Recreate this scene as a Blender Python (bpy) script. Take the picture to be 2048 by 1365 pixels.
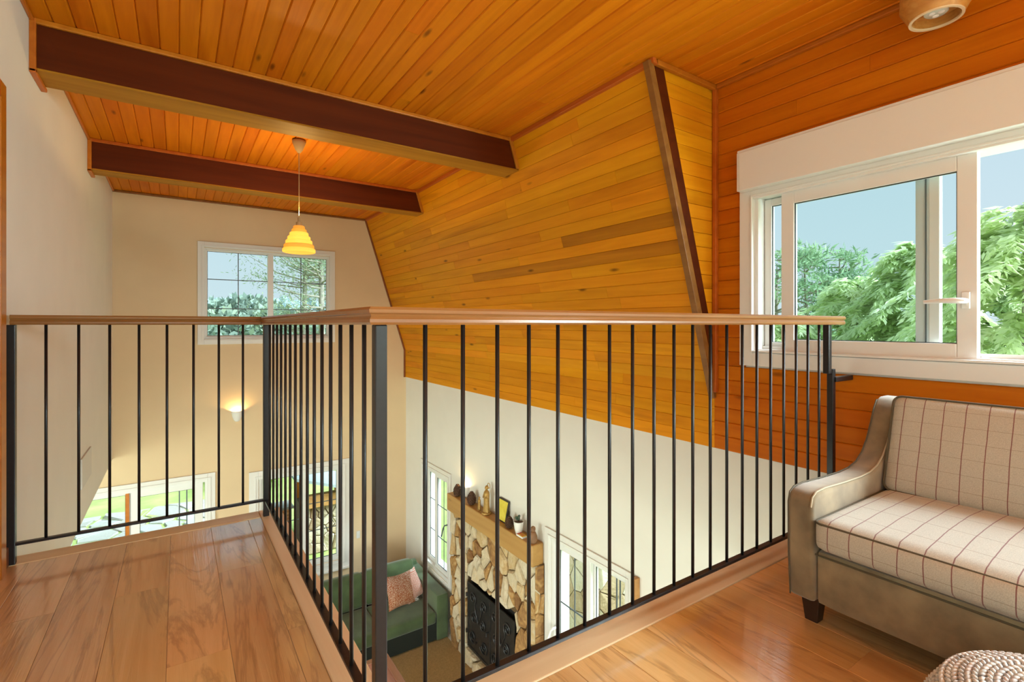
import bpy, bmesh, math, random
import numpy as np
from mathutils import Vector, Matrix

random.seed(7)
RNG = np.random.default_rng(7)
scene = bpy.context.scene
COL = scene.collection
for o in list(bpy.data.objects):
    bpy.data.objects.remove(o, do_unlink=True)

# ------------------------------------------------------------------ camera
YAW = math.atan(669 / 996)
cam_d = bpy.data.cameras.new('camera')
cam_d.sensor_width = 36.0
cam_d.lens = 996 / 2048 * 36
cam_d.shift_y = -32.5 / 2048
cam_d.clip_start = 0.02
cam_d.clip_end = 2000
cam = bpy.data.objects.new('camera', cam_d)
cam.location = (0, 0, 1.1)
cam.rotation_euler = (math.pi / 2, 0, -YAW)
COL.objects.link(cam)
scene.camera = cam

# ------------------------------------------------------------------ view
vs = scene.view_settings
vs.view_transform = 'Standard'
vs.look = 'None'
vs.gamma = 1.0
vs.use_curve_mapping = False
vs.exposure = 0.46
scene.display_settings.display_device = 'sRGB'

# ------------------------------------------------------------------ world: pale overcast sky
world = bpy.data.worlds.new('sky')
scene.world = world
world.use_nodes = True
nt = world.node_tree
nt.nodes.clear()
w_out = nt.nodes.new('ShaderNodeOutputWorld')
w_bg = nt.nodes.new('ShaderNodeBackground')
w_tc = nt.nodes.new('ShaderNodeTexCoord')
w_sep = nt.nodes.new('ShaderNodeSeparateXYZ')
w_ramp = nt.nodes.new('ShaderNodeValToRGB')
w_noise = nt.nodes.new('ShaderNodeTexNoise')
w_mix = nt.nodes.new('ShaderNodeMix')
w_mix.data_type = 'RGBA'
w_noise.inputs['Scale'].default_value = 2.2
w_noise.inputs['Detail'].default_value = 4
w_ramp.color_ramp.elements[0].position = 0.0
w_ramp.color_ramp.elements[0].color = (0.62, 0.76, 0.82, 1)
w_ramp.color_ramp.elements[1].position = 0.45
w_ramp.color_ramp.elements[1].color = (0.43, 0.64, 0.75, 1)
nt.links.new(w_tc.outputs['Generated'], w_sep.inputs[0])
nt.links.new(w_sep.outputs['Z'], w_ramp.inputs['Fac'])
nt.links.new(w_tc.outputs['Generated'], w_noise.inputs['Vector'])
w_fac = nt.nodes.new('ShaderNodeMath')
w_fac.operation = 'MULTIPLY'
w_fac.inputs[1].default_value = 0.25
nt.links.new(w_noise.outputs['Fac'], w_fac.inputs[0])
nt.links.new(w_fac.outputs[0], w_mix.inputs['Factor'])
nt.links.new(w_ramp.outputs['Color'], w_mix.inputs[6])
w_mix.inputs[7].default_value = (0.66, 0.78, 0.83, 1)
nt.links.new(w_mix.outputs[2], w_bg.inputs['Color'])
w_bg.inputs['Strength'].default_value = 0.79
nt.links.new(w_bg.outputs[0], w_out.inputs['Surface'])


def area_light(name, loc, direction, sx, sy, energy, color):
    d = bpy.data.lights.new(name, 'AREA')
    d.shape = 'RECTANGLE'
    d.size, d.size_y = sx, sy
    d.energy = energy
    d.color = color
    o = bpy.data.objects.new(name, d)
    o.location = loc
    o.rotation_euler = Vector(direction).to_track_quat('-Z', 'Z').to_euler()
    COL.objects.link(o)
    return o


FILL_TINT = (0.88, 0.97, 0.95)
COOL = (0.72, 0.93, 0.95)
# soft sun, then fill lights added outside made-up openings behind and beside the camera
sun_d = bpy.data.lights.new('soft_sun', 'SUN')
sun_d.energy = 10.3
sun_d.angle = math.radians(38)
sun_d.color = (0.76, 0.92, 1.0)
sun = bpy.data.objects.new('soft_sun', sun_d)
sun.rotation_euler = Vector((-0.72, 0.78, -0.92)).to_track_quat('-Z', 'Z').to_euler()
COL.objects.link(sun)
area_light('daylight_back_window', (1.2, -3.55, 1.35), (0, 1, -0.05), 3.2, 1.7, 24, FILL_TINT)
area_light('daylight_back_dormer', (3.45, -1.65, 1.45), (-1, 0.6, -0.05), 1.5, 1.0, 230, COOL)
area_light('daylight_garden_doors', (-4.3, 4.2, -1.75), (1, 0, -0.6), 5.5, 2.2, 285, FILL_TINT)
area_light('daylight_hall_doors', (0.4, -3.55, -1.75), (0, 1, -0.6), 5.0, 2.2, 190, FILL_TINT)


# ------------------------------------------------------------------ helpers
def T(o, label=None, cat=None, group=None, kind=None):
    if label: o['label'] = label
    if cat: o['category'] = cat
    if group: o['group'] = group
    if kind: o['kind'] = kind
    return o


def origin_of(p):
    v = Vector((0, 0, 0))
    while p is not None:
        v += p.location
        p = p.parent
    return v


def link(name, me, mat=None, parent=None):
    o = bpy.data.objects.new(name, me)
    if mat is not None and me is not None and not me.materials:
        me.materials.append(mat)
    COL.objects.link(o)
    if parent is not None:
        o.parent = parent
    return o


def empty(name, loc):
    o = bpy.data.objects.new(name, None)
    o.empty_display_size = 0.1
    o.location = loc
    COL.objects.link(o)
    return o


class MB:
    """collects world-space geometry for one mesh object"""

    def __init__(s):
        s.v, s.f = [], []

    def add(s, vs_, fs_):
        n = len(s.v)
        s.v += [tuple(p) for p in vs_]
        s.f += [tuple(i + n for i in f) for f in fs_]
        return s

    def box(s, x0, x1, y0, y1, z0, z1):
        x0, x1 = min(x0, x1), max(x0, x1)
        y0, y1 = min(y0, y1), max(y0, y1)
        z0, z1 = min(z0, z1), max(z0, z1)
        return s.add([(x0, y0, z0), (x1, y0, z0), (x1, y1, z0), (x0, y1, z0), (x0, y0, z1), (x1, y0, z1), (x1, y1, z1), (x0, y1, z1)],
                     [(3, 2, 1, 0), (4, 5, 6, 7), (0, 1, 5, 4), (1, 2, 6, 5), (2, 3, 7, 6), (3, 0, 4, 7)])

    def prism(s, pts, ext):
        """pts: closed 3-D polygon; ext: extrusion vector"""
        n = len(pts)
        e = Vector(ext)
        a = [Vector(p) for p in pts]
        b = [p + e for p in a]
        return s.add(a + b, [tuple(range(n))[::-1], tuple(range(n, 2 * n))] + [(i, (i + 1) % n, n + (i + 1) % n, n + i) for i in range(n)])

    def lathe(s, prof, c=(0, 0, 0), seg=24, axis='z', caps=True):
        vs_, fs_ = [], []
        for r, h in prof:
            for k in range(seg):
                t = 2 * math.pi * k / seg
                p = (r * math.cos(t), r * math.sin(t), h)
                if axis == 'x': p = (p[2], p[0], p[1])
                if axis == 'y': p = (p[1], p[2], p[0])
                vs_.append((c[0] + p[0], c[1] + p[1], c[2] + p[2]))
        for i in range(len(prof) - 1):
            for k in range(seg):
                k2 = (k + 1) % seg
                fs_.append((i * seg + k, i * seg + k2, (i + 1) * seg + k2, (i + 1) * seg + k))
        if caps:
            fs_.append(tuple(range(seg))[::-1])
            fs_.append(tuple(range((len(prof) - 1) * seg, len(prof) * seg)))
        return s.add(vs_, fs_)

    def ell(s, c, r, seg=14, rings=9, rot=None):
        vs_, fs_ = [], []
        for i in range(1, rings):
            a = math.pi * i / rings
            for k in range(seg):
                t = 2 * math.pi * k / seg
                vs_.append((r[0] * math.sin(a) * math.cos(t), r[1] * math.sin(a) * math.sin(t), r[2] * math.cos(a)))
        vs_ += [(0, 0, r[2]), (0, 0, -r[2])]
        top, bot = len(vs_) - 2, len(vs_) - 1
        for i in range(rings - 2):
            for k in range(seg):
                k2 = (k + 1) % seg
                fs_.append((i * seg + k, (i + 1) * seg + k, (i + 1) * seg + k2, i * seg + k2))
        for k in range(seg):
            k2 = (k + 1) % seg
            fs_.append((top, k, k2))
            fs_.append((bot, (rings - 2) * seg + k2, (rings - 2) * seg + k))
        out = []
        for p in vs_:
            q = Vector(p)
            if rot is not None: q = rot @ q
            out.append((q.x + c[0], q.y + c[1], q.z + c[2]))
        return s.add(out, fs_)

    def tube(s, pts, r, seg=8, closed=False, radii=None):
        pts = [Vector(p) for p in pts]
        n = len(pts)
        rings = []
        up = Vector((0, 0, 1))
        prevn = None
        for i, p in enumerate(pts):
            if closed:
                t = (pts[(i + 1) % n] - pts[i - 1])
            else:
                t = pts[min(i + 1, n - 1)] - pts[max(i - 1, 0)]
            if t.length < 1e-9: t = Vector((0, 0, 1))
            t.normalize()
            if prevn is None:
                a = t.cross(up)
                if a.length < 1e-3: a = t.cross(Vector((1, 0, 0)))
                a.normalize()
            else:
                a = prevn - t * prevn.dot(t)
                if a.length < 1e-6: a = t.cross(up)
                a.normalize()
            prevn = a
            b = t.cross(a)
            rr = radii[i] if radii else r
            rings.append([p + a * rr * math.cos(2 * math.pi * k / seg) + b * rr * math.sin(2 * math.pi * k / seg) for k in range(seg)])
        vs_ = [q for ring in rings for q in ring]
        fs_ = []
        m = n if closed else n - 1
        for i in range(m):
            j = (i + 1) % n
            for k in range(seg):
                k2 = (k + 1) % seg
                fs_.append((i * seg + k, i * seg + k2, j * seg + k2, j * seg + k))
        if not closed:
            fs_.append(tuple(range(seg))[::-1])
            fs_.append(tuple(range((n - 1) * seg, n * seg)))
        return s.add(vs_, fs_)

    def build(s, name, mat, parent=None, smooth=False, bevel=0.0, segs=2, angle=40):
        me = bpy.data.meshes.new(name)
        v = s.v
        if parent is not None:
            off = origin_of(parent)
        else:
            a = np.array(v)
            off = Vector(((a[:, 0].min() + a[:, 0].max()) / 2, (a[:, 1].min() + a[:, 1].max()) / 2, a[:, 2].min()))
        v = [(p[0] - off.x, p[1] - off.y, p[2] - off.z) for p in v]
        me.from_pydata(v, [], s.f)
        bm = bmesh.new()
        bm.from_mesh(me)
        bmesh.ops.recalc_face_normals(bm, faces=bm.faces)
        if bevel > 0:
            es = [e for e in bm.edges if len(e.link_faces) == 2 and e.calc_face_angle(0) > math.radians(angle)]
            bmesh.ops.bevel(bm, geom=es, offset=bevel, segments=segs, profile=0.5, affect='EDGES', clamp_overlap=True)
        bm.to_mesh(me)
        bm.free()
        if smooth:
            me.polygons.foreach_set('use_smooth', [True] * len(me.polygons))
        o = link(name, me, mat, parent)
        if parent is None:
            o.location = off
        if smooth:
            try:
                me.set_sharp_from_angle(angle=math.radians(50))
            except Exception:
                pass
        return o


def bx(name, mat, parent, x0, x1, y0, y1, z0, z1, bevel=0.0):
    return MB().box(x0, x1, y0, y1, z0, z1).build(name, mat, parent, bevel=bevel)


def rounded_box(c, half, r, puff=(0, 0, 0), n=(14, 14, 6), rot=None):
    """rounded, puffed box as (verts, faces)"""
    vs_, fs_ = [], []
    index = {}

    def pt(p):
        k = tuple(round(a, 5) for a in p)
        if k in index: return index[k]
        q = Vector((p[0] * half[0], p[1] * half[1], p[2] * half[2]))
        inner = Vector([max(-(half[i] - r), min(half[i] - r, q[i])) for i in range(3)])
        d = q - inner
        if d.length > 1e-9: q = inner + d.normalized() * r
        a, b, cc = p
        q.x += puff[0] * a * (1 - b * b) * (1 - cc * cc)
        q.y += puff[1] * b * (1 - a * a) * (1 - cc * cc)
        q.z += puff[2] * cc * (1 - a * a) * (1 - b * b)
        if rot is not None: q = rot @ q
        index[k] = len(vs_)
        vs_.append((q.x + c[0], q.y + c[1], q.z + c[2]))
        return index[k]

    def lin(m):
        return [math.sin(math.pi / 2 * (-1 + 2 * i / m)) * 0.5 + 0.5 * (-1 + 2 * i / m) for i in range(m + 1)]
    for ax in range(3):
        a1, a2 = [(1, 2), (2, 0), (0, 1)][ax]
        g1, g2 = lin(n[a1]), lin(n[a2])
        for sgn in (-1, 1):
            for i in range(len(g1) - 1):
                for j in range(len(g2) - 1):
                    q = []
                    for (u, w) in ((g1[i], g2[j]), (g1[i + 1], g2[j]), (g1[i + 1], g2[j + 1]), (g1[i], g2[j + 1])):
                        p = [0, 0, 0]
                        p[ax], p[a1], p[a2] = sgn, u, w
                        q.append(pt(p))
                    fs_.append(tuple(q) if sgn > 0 else tuple(q[::-1]))
    return vs_, fs_


# ------------------------------------------------------------------ materials
def new_mat(name):
    m = bpy.data.materials.new(name)
    m.use_nodes = True
    n = m.node_tree
    return m, n, n.nodes['Principled BSDF']


def plain(name, color, rough=0.5, metal=0.0, noise=0.0, nscale=20, bump=0.0, bscale=80, spec=0.5, sheen=0.0):
    m, n, b = new_mat(name)
    b.inputs['Base Color'].default_value = (*color, 1)
    b.inputs['Roughness'].default_value = rough
    b.inputs['Metallic'].default_value = metal
    b.inputs['Specular IOR Level'].default_value = spec
    if sheen: b.inputs['Sheen Weight'].default_value = sheen
    tc = n.nodes.new('ShaderNodeTexCoord')
    if noise > 0:
        t = n.nodes.new('ShaderNodeTexNoise')
        t.inputs['Scale'].default_value = nscale
        t.inputs['Detail'].default_value = 6
        r = n.nodes.new('ShaderNodeValToRGB')
        r.color_ramp.elements[0].position = 0.3
        r.color_ramp.elements[1].position = 0.7
        r.color_ramp.elements[0].color = (*[max(0, c * (1 - noise)) for c in color], 1)
        r.color_ramp.elements[1].color = (*[min(1, c * (1 + noise)) for c in color], 1)
        n.links.new(tc.outputs['Object'], t.inputs['Vector'])
        n.links.new(t.outputs['Fac'], r.inputs['Fac'])
        n.links.new(r.outputs['Color'], b.inputs['Base Color'])
    if bump > 0:
        t2 = n.nodes.new('ShaderNodeTexNoise')
        t2.inputs['Scale'].default_value = bscale
        t2.inputs['Detail'].default_value = 4
        bp = n.nodes.new('ShaderNodeBump')
        bp.inputs['Strength'].default_value = bump
        bp.inputs['Distance'].default_value = 0.01
        n.links.new(tc.outputs['Object'], t2.inputs['Vector'])
        n.links.new(t2.outputs['Fac'], bp.inputs['Height'])
        n.links.new(bp.outputs['Normal'], b.inputs['Normal'])
    return m


def wood(name, light, dark, streak, rough=0.45, vary=0.18, hue=0.012, knots=0.5, grain=1.0, bump=0.0, swirl=0.0, bumpdist=0.002, coat=0.0, spec=0.5, cracks=0.0):
    """grain runs along local Y; each object gets its own tone"""
    m, n, b = new_mat(name)
    L = n.links
    tc = n.nodes.new('ShaderNodeTexCoord')
    oi = n.nodes.new('ShaderNodeObjectInfo')
    off = n.nodes.new('ShaderNodeVectorMath')
    off.operation = 'SCALE'
    off.inputs[0].default_value = (13.7, 41.3, 7.1)
    L.new(oi.outputs['Random'], off.inputs['Scale'])
    add = n.nodes.new('ShaderNodeVectorMath')
    add.operation = 'ADD'
    L.new(tc.outputs['Object'], add.inputs[0])
    L.new(off.outputs[0], add.inputs[1])
    mp = n.nodes.new('ShaderNodeMapping')
    mp.inputs['Scale'].default_value = (26 * grain, 1.6 * grain, 26 * grain)
    L.new(add.outputs[0], mp.inputs['Vector'])
    t1 = n.nodes.new('ShaderNodeTexNoise')
    t1.inputs['Scale'].default_value = 1.0
    t1.inputs['Detail'].default_value = 6
    t1.inputs['Distortion'].default_value = 0.6 + swirl
    L.new(mp.outputs[0], t1.inputs['Vector'])
    r1 = n.nodes.new('ShaderNodeValToRGB')
    e = r1.color_ramp.elements
    e[0].position, e[1].position = 0.28, 0.68
    e[0].color, e[1].color = (*dark, 1), (*light, 1)
    L.new(t1.outputs['Fac'], r1.inputs['Fac'])
    # broad streaks
    mp2 = n.nodes.new('ShaderNodeMapping')
    mp2.inputs['Scale'].default_value = (7 * grain, 0.55 * grain, 7 * grain)
    L.new(add.outputs[0], mp2.inputs['Vector'])
    t2 = n.nodes.new('ShaderNodeTexNoise')
    t2.inputs['Detail'].default_value = 5
    t2.inputs['Scale'].default_value = 1.0
    t2.inputs['Distortion'].default_value = 1.0 + swirl
    L.new(mp2.outputs[0], t2.inputs['Vector'])
    r2 = n.nodes.new('ShaderNodeValToRGB')
    r2.color_ramp.elements[0].position, r2.color_ramp.elements[1].position = 0.56, 0.74
    r2.color_ramp.elements[0].color, r2.color_ramp.elements[1].color = (0, 0, 0, 1), (1, 1, 1, 1)
    L.new(t2.outputs['Fac'], r2.inputs['Fac'])
    mx = n.nodes.new('ShaderNodeMix')
    mx.data_type = 'RGBA'
    f2 = n.nodes.new('ShaderNodeMath')
    f2.operation = 'MULTIPLY'
    f2.inputs[1].default_value = 0.75
    L.new(r2.outputs['Color'], f2.inputs[0])
    L.new(f2.outputs[0], mx.inputs['Factor'])
    L.new(r1.outputs['Color'], mx.inputs[6])
    mx.inputs[7].default_value = (*streak, 1)
    col = mx.outputs[2]
    if knots > 0:
        mp3 = n.nodes.new('ShaderNodeMapping')
        mp3.inputs['Scale'].default_value = (6.0, 1.7, 6.0)
        L.new(add.outputs[0], mp3.inputs['Vector'])
        vo = n.nodes.new('ShaderNodeTexVoronoi')
        vo.inputs['Scale'].default_value = 1.0
        L.new(mp3.outputs[0], vo.inputs['Vector'])
        r3 = n.nodes.new('ShaderNodeValToRGB')
        r3.color_ramp.elements[0].position, r3.color_ramp.elements[1].position = 0.035, 0.11
        r3.color_ramp.elements[0].color, r3.color_ramp.elements[1].color = (knots, knots, knots, 1), (0, 0, 0, 1)
        L.new(vo.outputs['Distance'], r3.inputs['Fac'])
        mk = n.nodes.new('ShaderNodeMix')
        mk.data_type = 'RGBA'
        L.new(r3.outputs['Color'], mk.inputs['Factor'])
        L.new(col, mk.inputs[6])
        mk.inputs[7].default_value = (*[c * 0.25 for c in streak], 1)
        col = mk.outputs[2]
    if cracks > 0:
        mp5 = n.nodes.new('ShaderNodeMapping')
        mp5.inputs['Scale'].default_value = (3.6, 0.38, 3.6)
        L.new(add.outputs[0], mp5.inputs['Vector'])
        t5 = n.nodes.new('ShaderNodeTexNoise')
        t5.inputs['Scale'].default_value = 1.0
        t5.inputs['Detail'].default_value = 7
        t5.inputs['Roughness'].default_value = 0.6
        t5.inputs['Distortion'].default_value = 1.6
        L.new(mp5.outputs[0], t5.inputs['Vector'])
        r5 = n.nodes.new('ShaderNodeValToRGB')
        r5.color_ramp.elements.new(0.5)
        for i_, (p_, v_) in enumerate([(0.475, 0.0), (0.50, cracks), (0.525, 0.0)]):
            r5.color_ramp.elements[i_].position = p_
            r5.color_ramp.elements[i_].color = (v_, v_, v_, 1)
        L.new(t5.outputs['Fac'], r5.inputs['Fac'])
        mc = n.nodes.new('ShaderNodeMix')
        mc.data_type = 'RGBA'
        L.new(r5.outputs['Color'], mc.inputs['Factor'])
        L.new(col, mc.inputs[6])
        mc.inputs[7].default_value = (*[c * 0.55 for c in streak], 1)
        col = mc.outputs[2]
    hs = n.nodes.new('ShaderNodeHueSaturation')
    mr = n.nodes.new('ShaderNodeMapRange')
    mr.inputs['To Min'].default_value = 1 - vary
    mr.inputs['To Max'].default_value = 1 + vary
    L.new(oi.outputs['Random'], mr.inputs['Value'])
    ml = n.nodes.new('ShaderNodeMath')
    ml.operation = 'MULTIPLY'
    ml.inputs[1].default_value = 7.31
    L.new(oi.outputs['Random'], ml.inputs[0])
    fr = n.nodes.new('ShaderNodeMath')
    fr.operation = 'FRACT'
    L.new(ml.outputs[0], fr.inputs[0])
    mr2 = n.nodes.new('ShaderNodeMapRange')
    mr2.inputs['To Min'].default_value = 0.5 - hue
    mr2.inputs['To Max'].default_value = 0.5 + hue
    L.new(fr.outputs[0], mr2.inputs['Value'])
    L.new(mr.outputs[0], hs.inputs['Value'])
    L.new(mr2.outputs[0], hs.inputs['Hue'])
    L.new(col, hs.inputs['Color'])
    L.new(hs.outputs['Color'], b.inputs['Base Color'])
    b.inputs['Roughness'].default_value = rough
    b.inputs['Specular IOR Level'].default_value = spec
    b.inputs['Coat Weight'].default_value = coat
    b.inputs['Coat Roughness'].default_value = 0.11
    b.inputs['Coat IOR'].default_value = 2.2
    if bump > 0:
        mp4 = n.nodes.new('ShaderNodeMapping')
        mp4.inputs['Scale'].default_value = (110, 3.5, 110)
        L.new(add.outputs[0], mp4.inputs['Vector'])
        t4 = n.nodes.new('ShaderNodeTexNoise')
        t4.inputs['Detail'].default_value = 5
        t4.inputs['Scale'].default_value = 1.0
        t4.inputs['Distortion'].default_value = 0.8
        L.new(mp4.outputs[0], t4.inputs['Vector'])
        bp = n.nodes.new('ShaderNodeBump')
        bp.inputs['Strength'].default_value = bump
        bp.inputs['Distance'].default_value = bumpdist
        L.new(t4.outputs['Fac'], bp.inputs['Height'])
        L.new(bp.outputs['Normal'], b.inputs['Normal'])
        L.new(bp.outputs['Normal'], b.inputs['Coat Normal'])
    return m


def glass_mat():
    m = bpy.data.materials.new('window_glass')
    m.use_nodes = True
    n = m.node_tree
    n.nodes.clear()
    out = n.nodes.new('ShaderNodeOutputMaterial')
    tr = n.nodes.new('ShaderNodeBsdfTransparent')
    tr.inputs['Color'].default_value = (0.955, 0.985, 0.98, 1)
    gl = n.nodes.new('ShaderNodeBsdfGlossy')
    gl.inputs['Roughness'].default_value = 0.02
    lw = n.nodes.new('ShaderNodeLayerWeight')
    lw.inputs['Blend'].default_value = 0.5
    pw_ = n.nodes.new('ShaderNodeMath')
    pw_.operation = 'POWER'
    pw_.inputs[1].default_value = 4.0
    n.links.new(lw.outputs['Facing'], pw_.inputs[0])
    fr = n.nodes.new('ShaderNodeMath')
    fr.operation = 'MULTIPLY_ADD'
    fr.inputs[1].default_value = 0.6
    fr.inputs[2].default_value = 0.0008
    n.links.new(pw_.outputs[0], fr.inputs[0])
    mx = n.nodes.new('ShaderNodeMixShader')
    n.links.new(fr.outputs[0], mx.inputs[0])
    n.links.new(tr.outputs[0], mx.inputs[1])
    n.links.new(gl.outputs[0], mx.inputs[2])
    n.links.new(mx.outputs[0], out.inputs[0])
    return m


def emit(name, color, strength):
    m = bpy.data.materials.new(name)
    m.use_nodes = True
    n = m.node_tree
    n.nodes.clear()
    out = n.nodes.new('ShaderNodeOutputMaterial')
    e = n.nodes.new('ShaderNodeEmission')
    e.inputs['Color'].default_value = (*color, 1)
    e.inputs['Strength'].default_value = strength
    n.links.new(e.outputs[0], out.inputs[0])
    return m


def random_mat(name, colors, rough=0.8, nscale=9, bump=0.5, veins=0.5, per_object=True, bscale=25):
    """colour picked per object from a ramp and broken up by noise (stones, leaves of brick...)"""
    m, n, b = new_mat(name)
    L = n.links
    tc = n.nodes.new('ShaderNodeTexCoord')
    oi = n.nodes.new('ShaderNodeObjectInfo')
    t = n.nodes.new('ShaderNodeTexNoise')
    t.inputs['Scale'].default_value = nscale
    t.inputs['Detail'].default_value = 7
    t.inputs['Distortion'].default_value = 1.2
    off = n.nodes.new('ShaderNodeVectorMath')
    off.operation = 'SCALE'
    off.inputs[0].default_value = (33.0, 17.0, 51.0)
    L.new(oi.outputs['Random'], off.inputs['Scale'])
    add = n.nodes.new('ShaderNodeVectorMath')
    L.new(tc.outputs['Object'], add.inputs[0])
    L.new(off.outputs[0], add.inputs[1])
    L.new(add.outputs[0], t.inputs['Vector'])
    a = n.nodes.new('ShaderNodeMath')
    a.operation = 'MULTIPLY_ADD'
    a.inputs[1].default_value = veins
    L.new(t.outputs['Fac'], a.inputs[0])
    if per_object:
        s = n.nodes.new('ShaderNodeMath')
        s.operation = 'MULTIPLY_ADD'
        s.inputs[1].default_value = 1.0
        s.inputs[2].default_value = -veins / 2
        L.new(oi.outputs['Random'], s.inputs[0])
        L.new(s.outputs[0], a.inputs[2])
    else:
        a.inputs[2].default_value = 0.5 - veins / 2
    r = n.nodes.new('ShaderNodeValToRGB')
    while len(r.color_ramp.elements) < len(colors):
        r.color_ramp.elements.new(0.5)
    for i, c in enumerate(colors):
        r.color_ramp.elements[i].position = i / (len(colors) - 1)
        r.color_ramp.elements[i].color = (*c, 1)
    L.new(a.outputs[0], r.inputs['Fac'])
    L.new(r.outputs['Color'], b.inputs['Base Color'])
    b.inputs['Roughness'].default_value = rough
    if bump:
        t2 = n.nodes.new('ShaderNodeTexNoise')
        t2.inputs['Scale'].default_value = bscale
        t2.inputs['Detail'].default_value = 6
        L.new(add.outputs[0], t2.inputs['Vector'])
        bp = n.nodes.new('ShaderNodeBump')
        bp.inputs['Strength'].default_value = bump
        bp.inputs['Distance'].default_value = 0.02
        L.new(t2.outputs['Fac'], bp.inputs['Height'])
        L.new(bp.outputs['Normal'], b.inputs['Normal'])
    return m


M = {}
M['plaster'] = plain('white_plaster', (0.80, 0.765, 0.70), 0.75, noise=0.02, nscale=3, bump=0.05, bscale=120, spec=0.3)
M['cream'] = plain('cream_plaster', (0.76, 0.575, 0.355), 0.75, noise=0.02, nscale=3, bump=0.05, bscale=120, spec=0.3)  # warm lamp light put into the far wall's plaster colour
M['plaster_in'] = plain('white_soffit', (0.78, 0.75, 0.69), 0.8)
M['ceil_wood'] = wood('ceiling_pine', (0.72, 0.21, 0.006), (0.61, 0.160, 0.003), (0.48, 0.105, 0.001), rough=0.45, vary=0.07, hue=0.005, knots=0.75, grain=0.8, spec=0.1)
M['wall_wood'] = wood('window_wall_pine', (0.60, 0.160, 0.004), (0.50, 0.118, 0.002), (0.40, 0.08, 0.001), rough=0.45, vary=0.06, hue=0.004, knots=0.6, grain=0.8, spec=0.1)  # same pine, darkened to paint in the shade on the window wall
M['slope_streak'] = wood('dark_streaked_pine', (0.60, 0.24, 0.010), (0.42, 0.15, 0.006), (0.27, 0.09, 0.004), rough=0.45, vary=0.03, hue=0.003, knots=0.8, grain=0.5, spec=0.12)
M['slope_wood'] = wood('slope_pine', (0.78, 0.315, 0.008), (0.68, 0.25, 0.004), (0.46, 0.14, 0.002), rough=0.45, vary=0.08, hue=0.006, knots=0.8, grain=0.8, spec=0.12)
M['dark_wood'] = wood('dark_stained_beam', (0.115, 0.026, 0.003), (0.08, 0.017, 0.002), (0.05, 0.010, 0.001), rough=0.5, vary=0.05, knots=0, grain=0.5, spec=0.12)
M['beam_wood'] = wood('beam_underside', (0.46, 0.185, 0.020), (0.36, 0.130, 0.012), (0.27, 0.09, 0.008), rough=0.55, vary=0.05, knots=0, grain=0.5, spec=0.1)
M['trim_wood'] = wood('orange_trim', (0.56, 0.17, 0.014), (0.45, 0.12, 0.008), (0.36, 0.085, 0.005), rough=0.35, vary=0.06, knots=0, grain=0.6, spec=0.3)
M['edge_wood'] = wood('brown_edge_trim', (0.30, 0.115, 0.030), (0.22, 0.075, 0.018), (0.17, 0.055, 0.012), rough=0.35, vary=0.05, knots=0, grain=0.6, spec=0.3)
M['floor'] = wood('laminate_floor', (0.82, 0.52, 0.235), (0.70, 0.405, 0.155), (0.44, 0.205, 0.065), rough=0.30, vary=0.10, hue=0.006, knots=0.55, grain=0.6, bump=0.42, swirl=0.9, bumpdist=0.0014, coat=1.0, cracks=0.42)
M['floor_trim'] = wood('floor_edge_strip', (0.80, 0.60, 0.34), (0.70, 0.49, 0.255), (0.55, 0.36, 0.17), rough=0.35, vary=0.05, knots=0.5, grain=0.5, bump=0.1, bumpdist=0.001)
M['rail_wood'] = wood('handrail_wood', (0.36, 0.178, 0.055), (0.26, 0.115, 0.030), (0.16, 0.062, 0.014), rough=0.25, vary=0.03, knots=0.0, grain=0.7, bump=0.08, bumpdist=0.001)
M['iron'] = plain('black_painted_steel', (0.012, 0.012, 0.013), 0.33, noise=0.2, nscale=60, bump=0.03)
M['upvc'] = plain('white_plastic_frame', (0.80, 0.785, 0.75), 0.32)
M['stile'] = plain('pale_grey_stile', (0.60, 0.66, 0.66), 0.4)
M['casing'] = plain('white_painted_casing', (0.80, 0.775, 0.73), 0.45)
M['dark_gap'] = plain('dark_seal', (0.03, 0.03, 0.03), 0.6)
M['muntin'] = plain('grey_muntin', (0.10, 0.12, 0.13), 0.4)
M['glass'] = glass_mat()
M['velvet'] = plain('taupe_velvet', (0.26, 0.195, 0.11), 0.85, noise=0.35, nscale=9, bump=0.05, bscale=300, spec=0.2, sheen=0.6)
M['velvet_top'] = M['velvet']
M['green_velvet'] = plain('green_velvet', (0.070, 0.108, 0.042), 0.75, noise=0.25, nscale=5, sheen=0.4, spec=0.2)
M['green_dark'] = plain('dark_green_base', (0.010, 0.015, 0.010), 0.85)  # shadow along the sofa front put into the base colour
M['dark_leg'] = plain('dark_leg', (0.025, 0.012, 0.008), 0.35)
M['carpet'] = plain('beige_sisal', (0.42, 0.28, 0.125), 0.95, noise=0.15, nscale=60, bump=0.4, bscale=160, spec=0.1)
M['tile'] = plain('pale_floor_tile', (0.78, 0.74, 0.66), 0.5)  # made-up pale surface, added to bounce light up from below
M['mortar'] = plain('dark_mortar', (0.13, 0.075, 0.03), 0.95, noise=0.3, nscale=30)
M['stone'] = random_mat('fieldstone', [(0.24, 0.11, 0.035), (0.46, 0.25, 0.08), (0.60, 0.43, 0.22), (0.66, 0.54, 0.36), (0.58, 0.46, 0.30), (0.70, 0.60, 0.44)], nscale=11, bump=0.8, veins=0.75)
M['stone_pale'] = random_mat('sunlit_tan_stone', [(0.24, 0.15, 0.07), (0.36, 0.25, 0.14), (0.46, 0.36, 0.24), (0.50, 0.42, 0.31)], nscale=11, bump=0.8, veins=0.75)  # tan stone of the outdoor pillar and grill
M['paving'] = random_mat('paving_slab', [(0.30, 0.27, 0.23), (0.38, 0.35, 0.30), (0.42, 0.41, 0.37), (0.34, 0.29, 0.24)], nscale=6, bump=0.4, veins=0.4)
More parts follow.
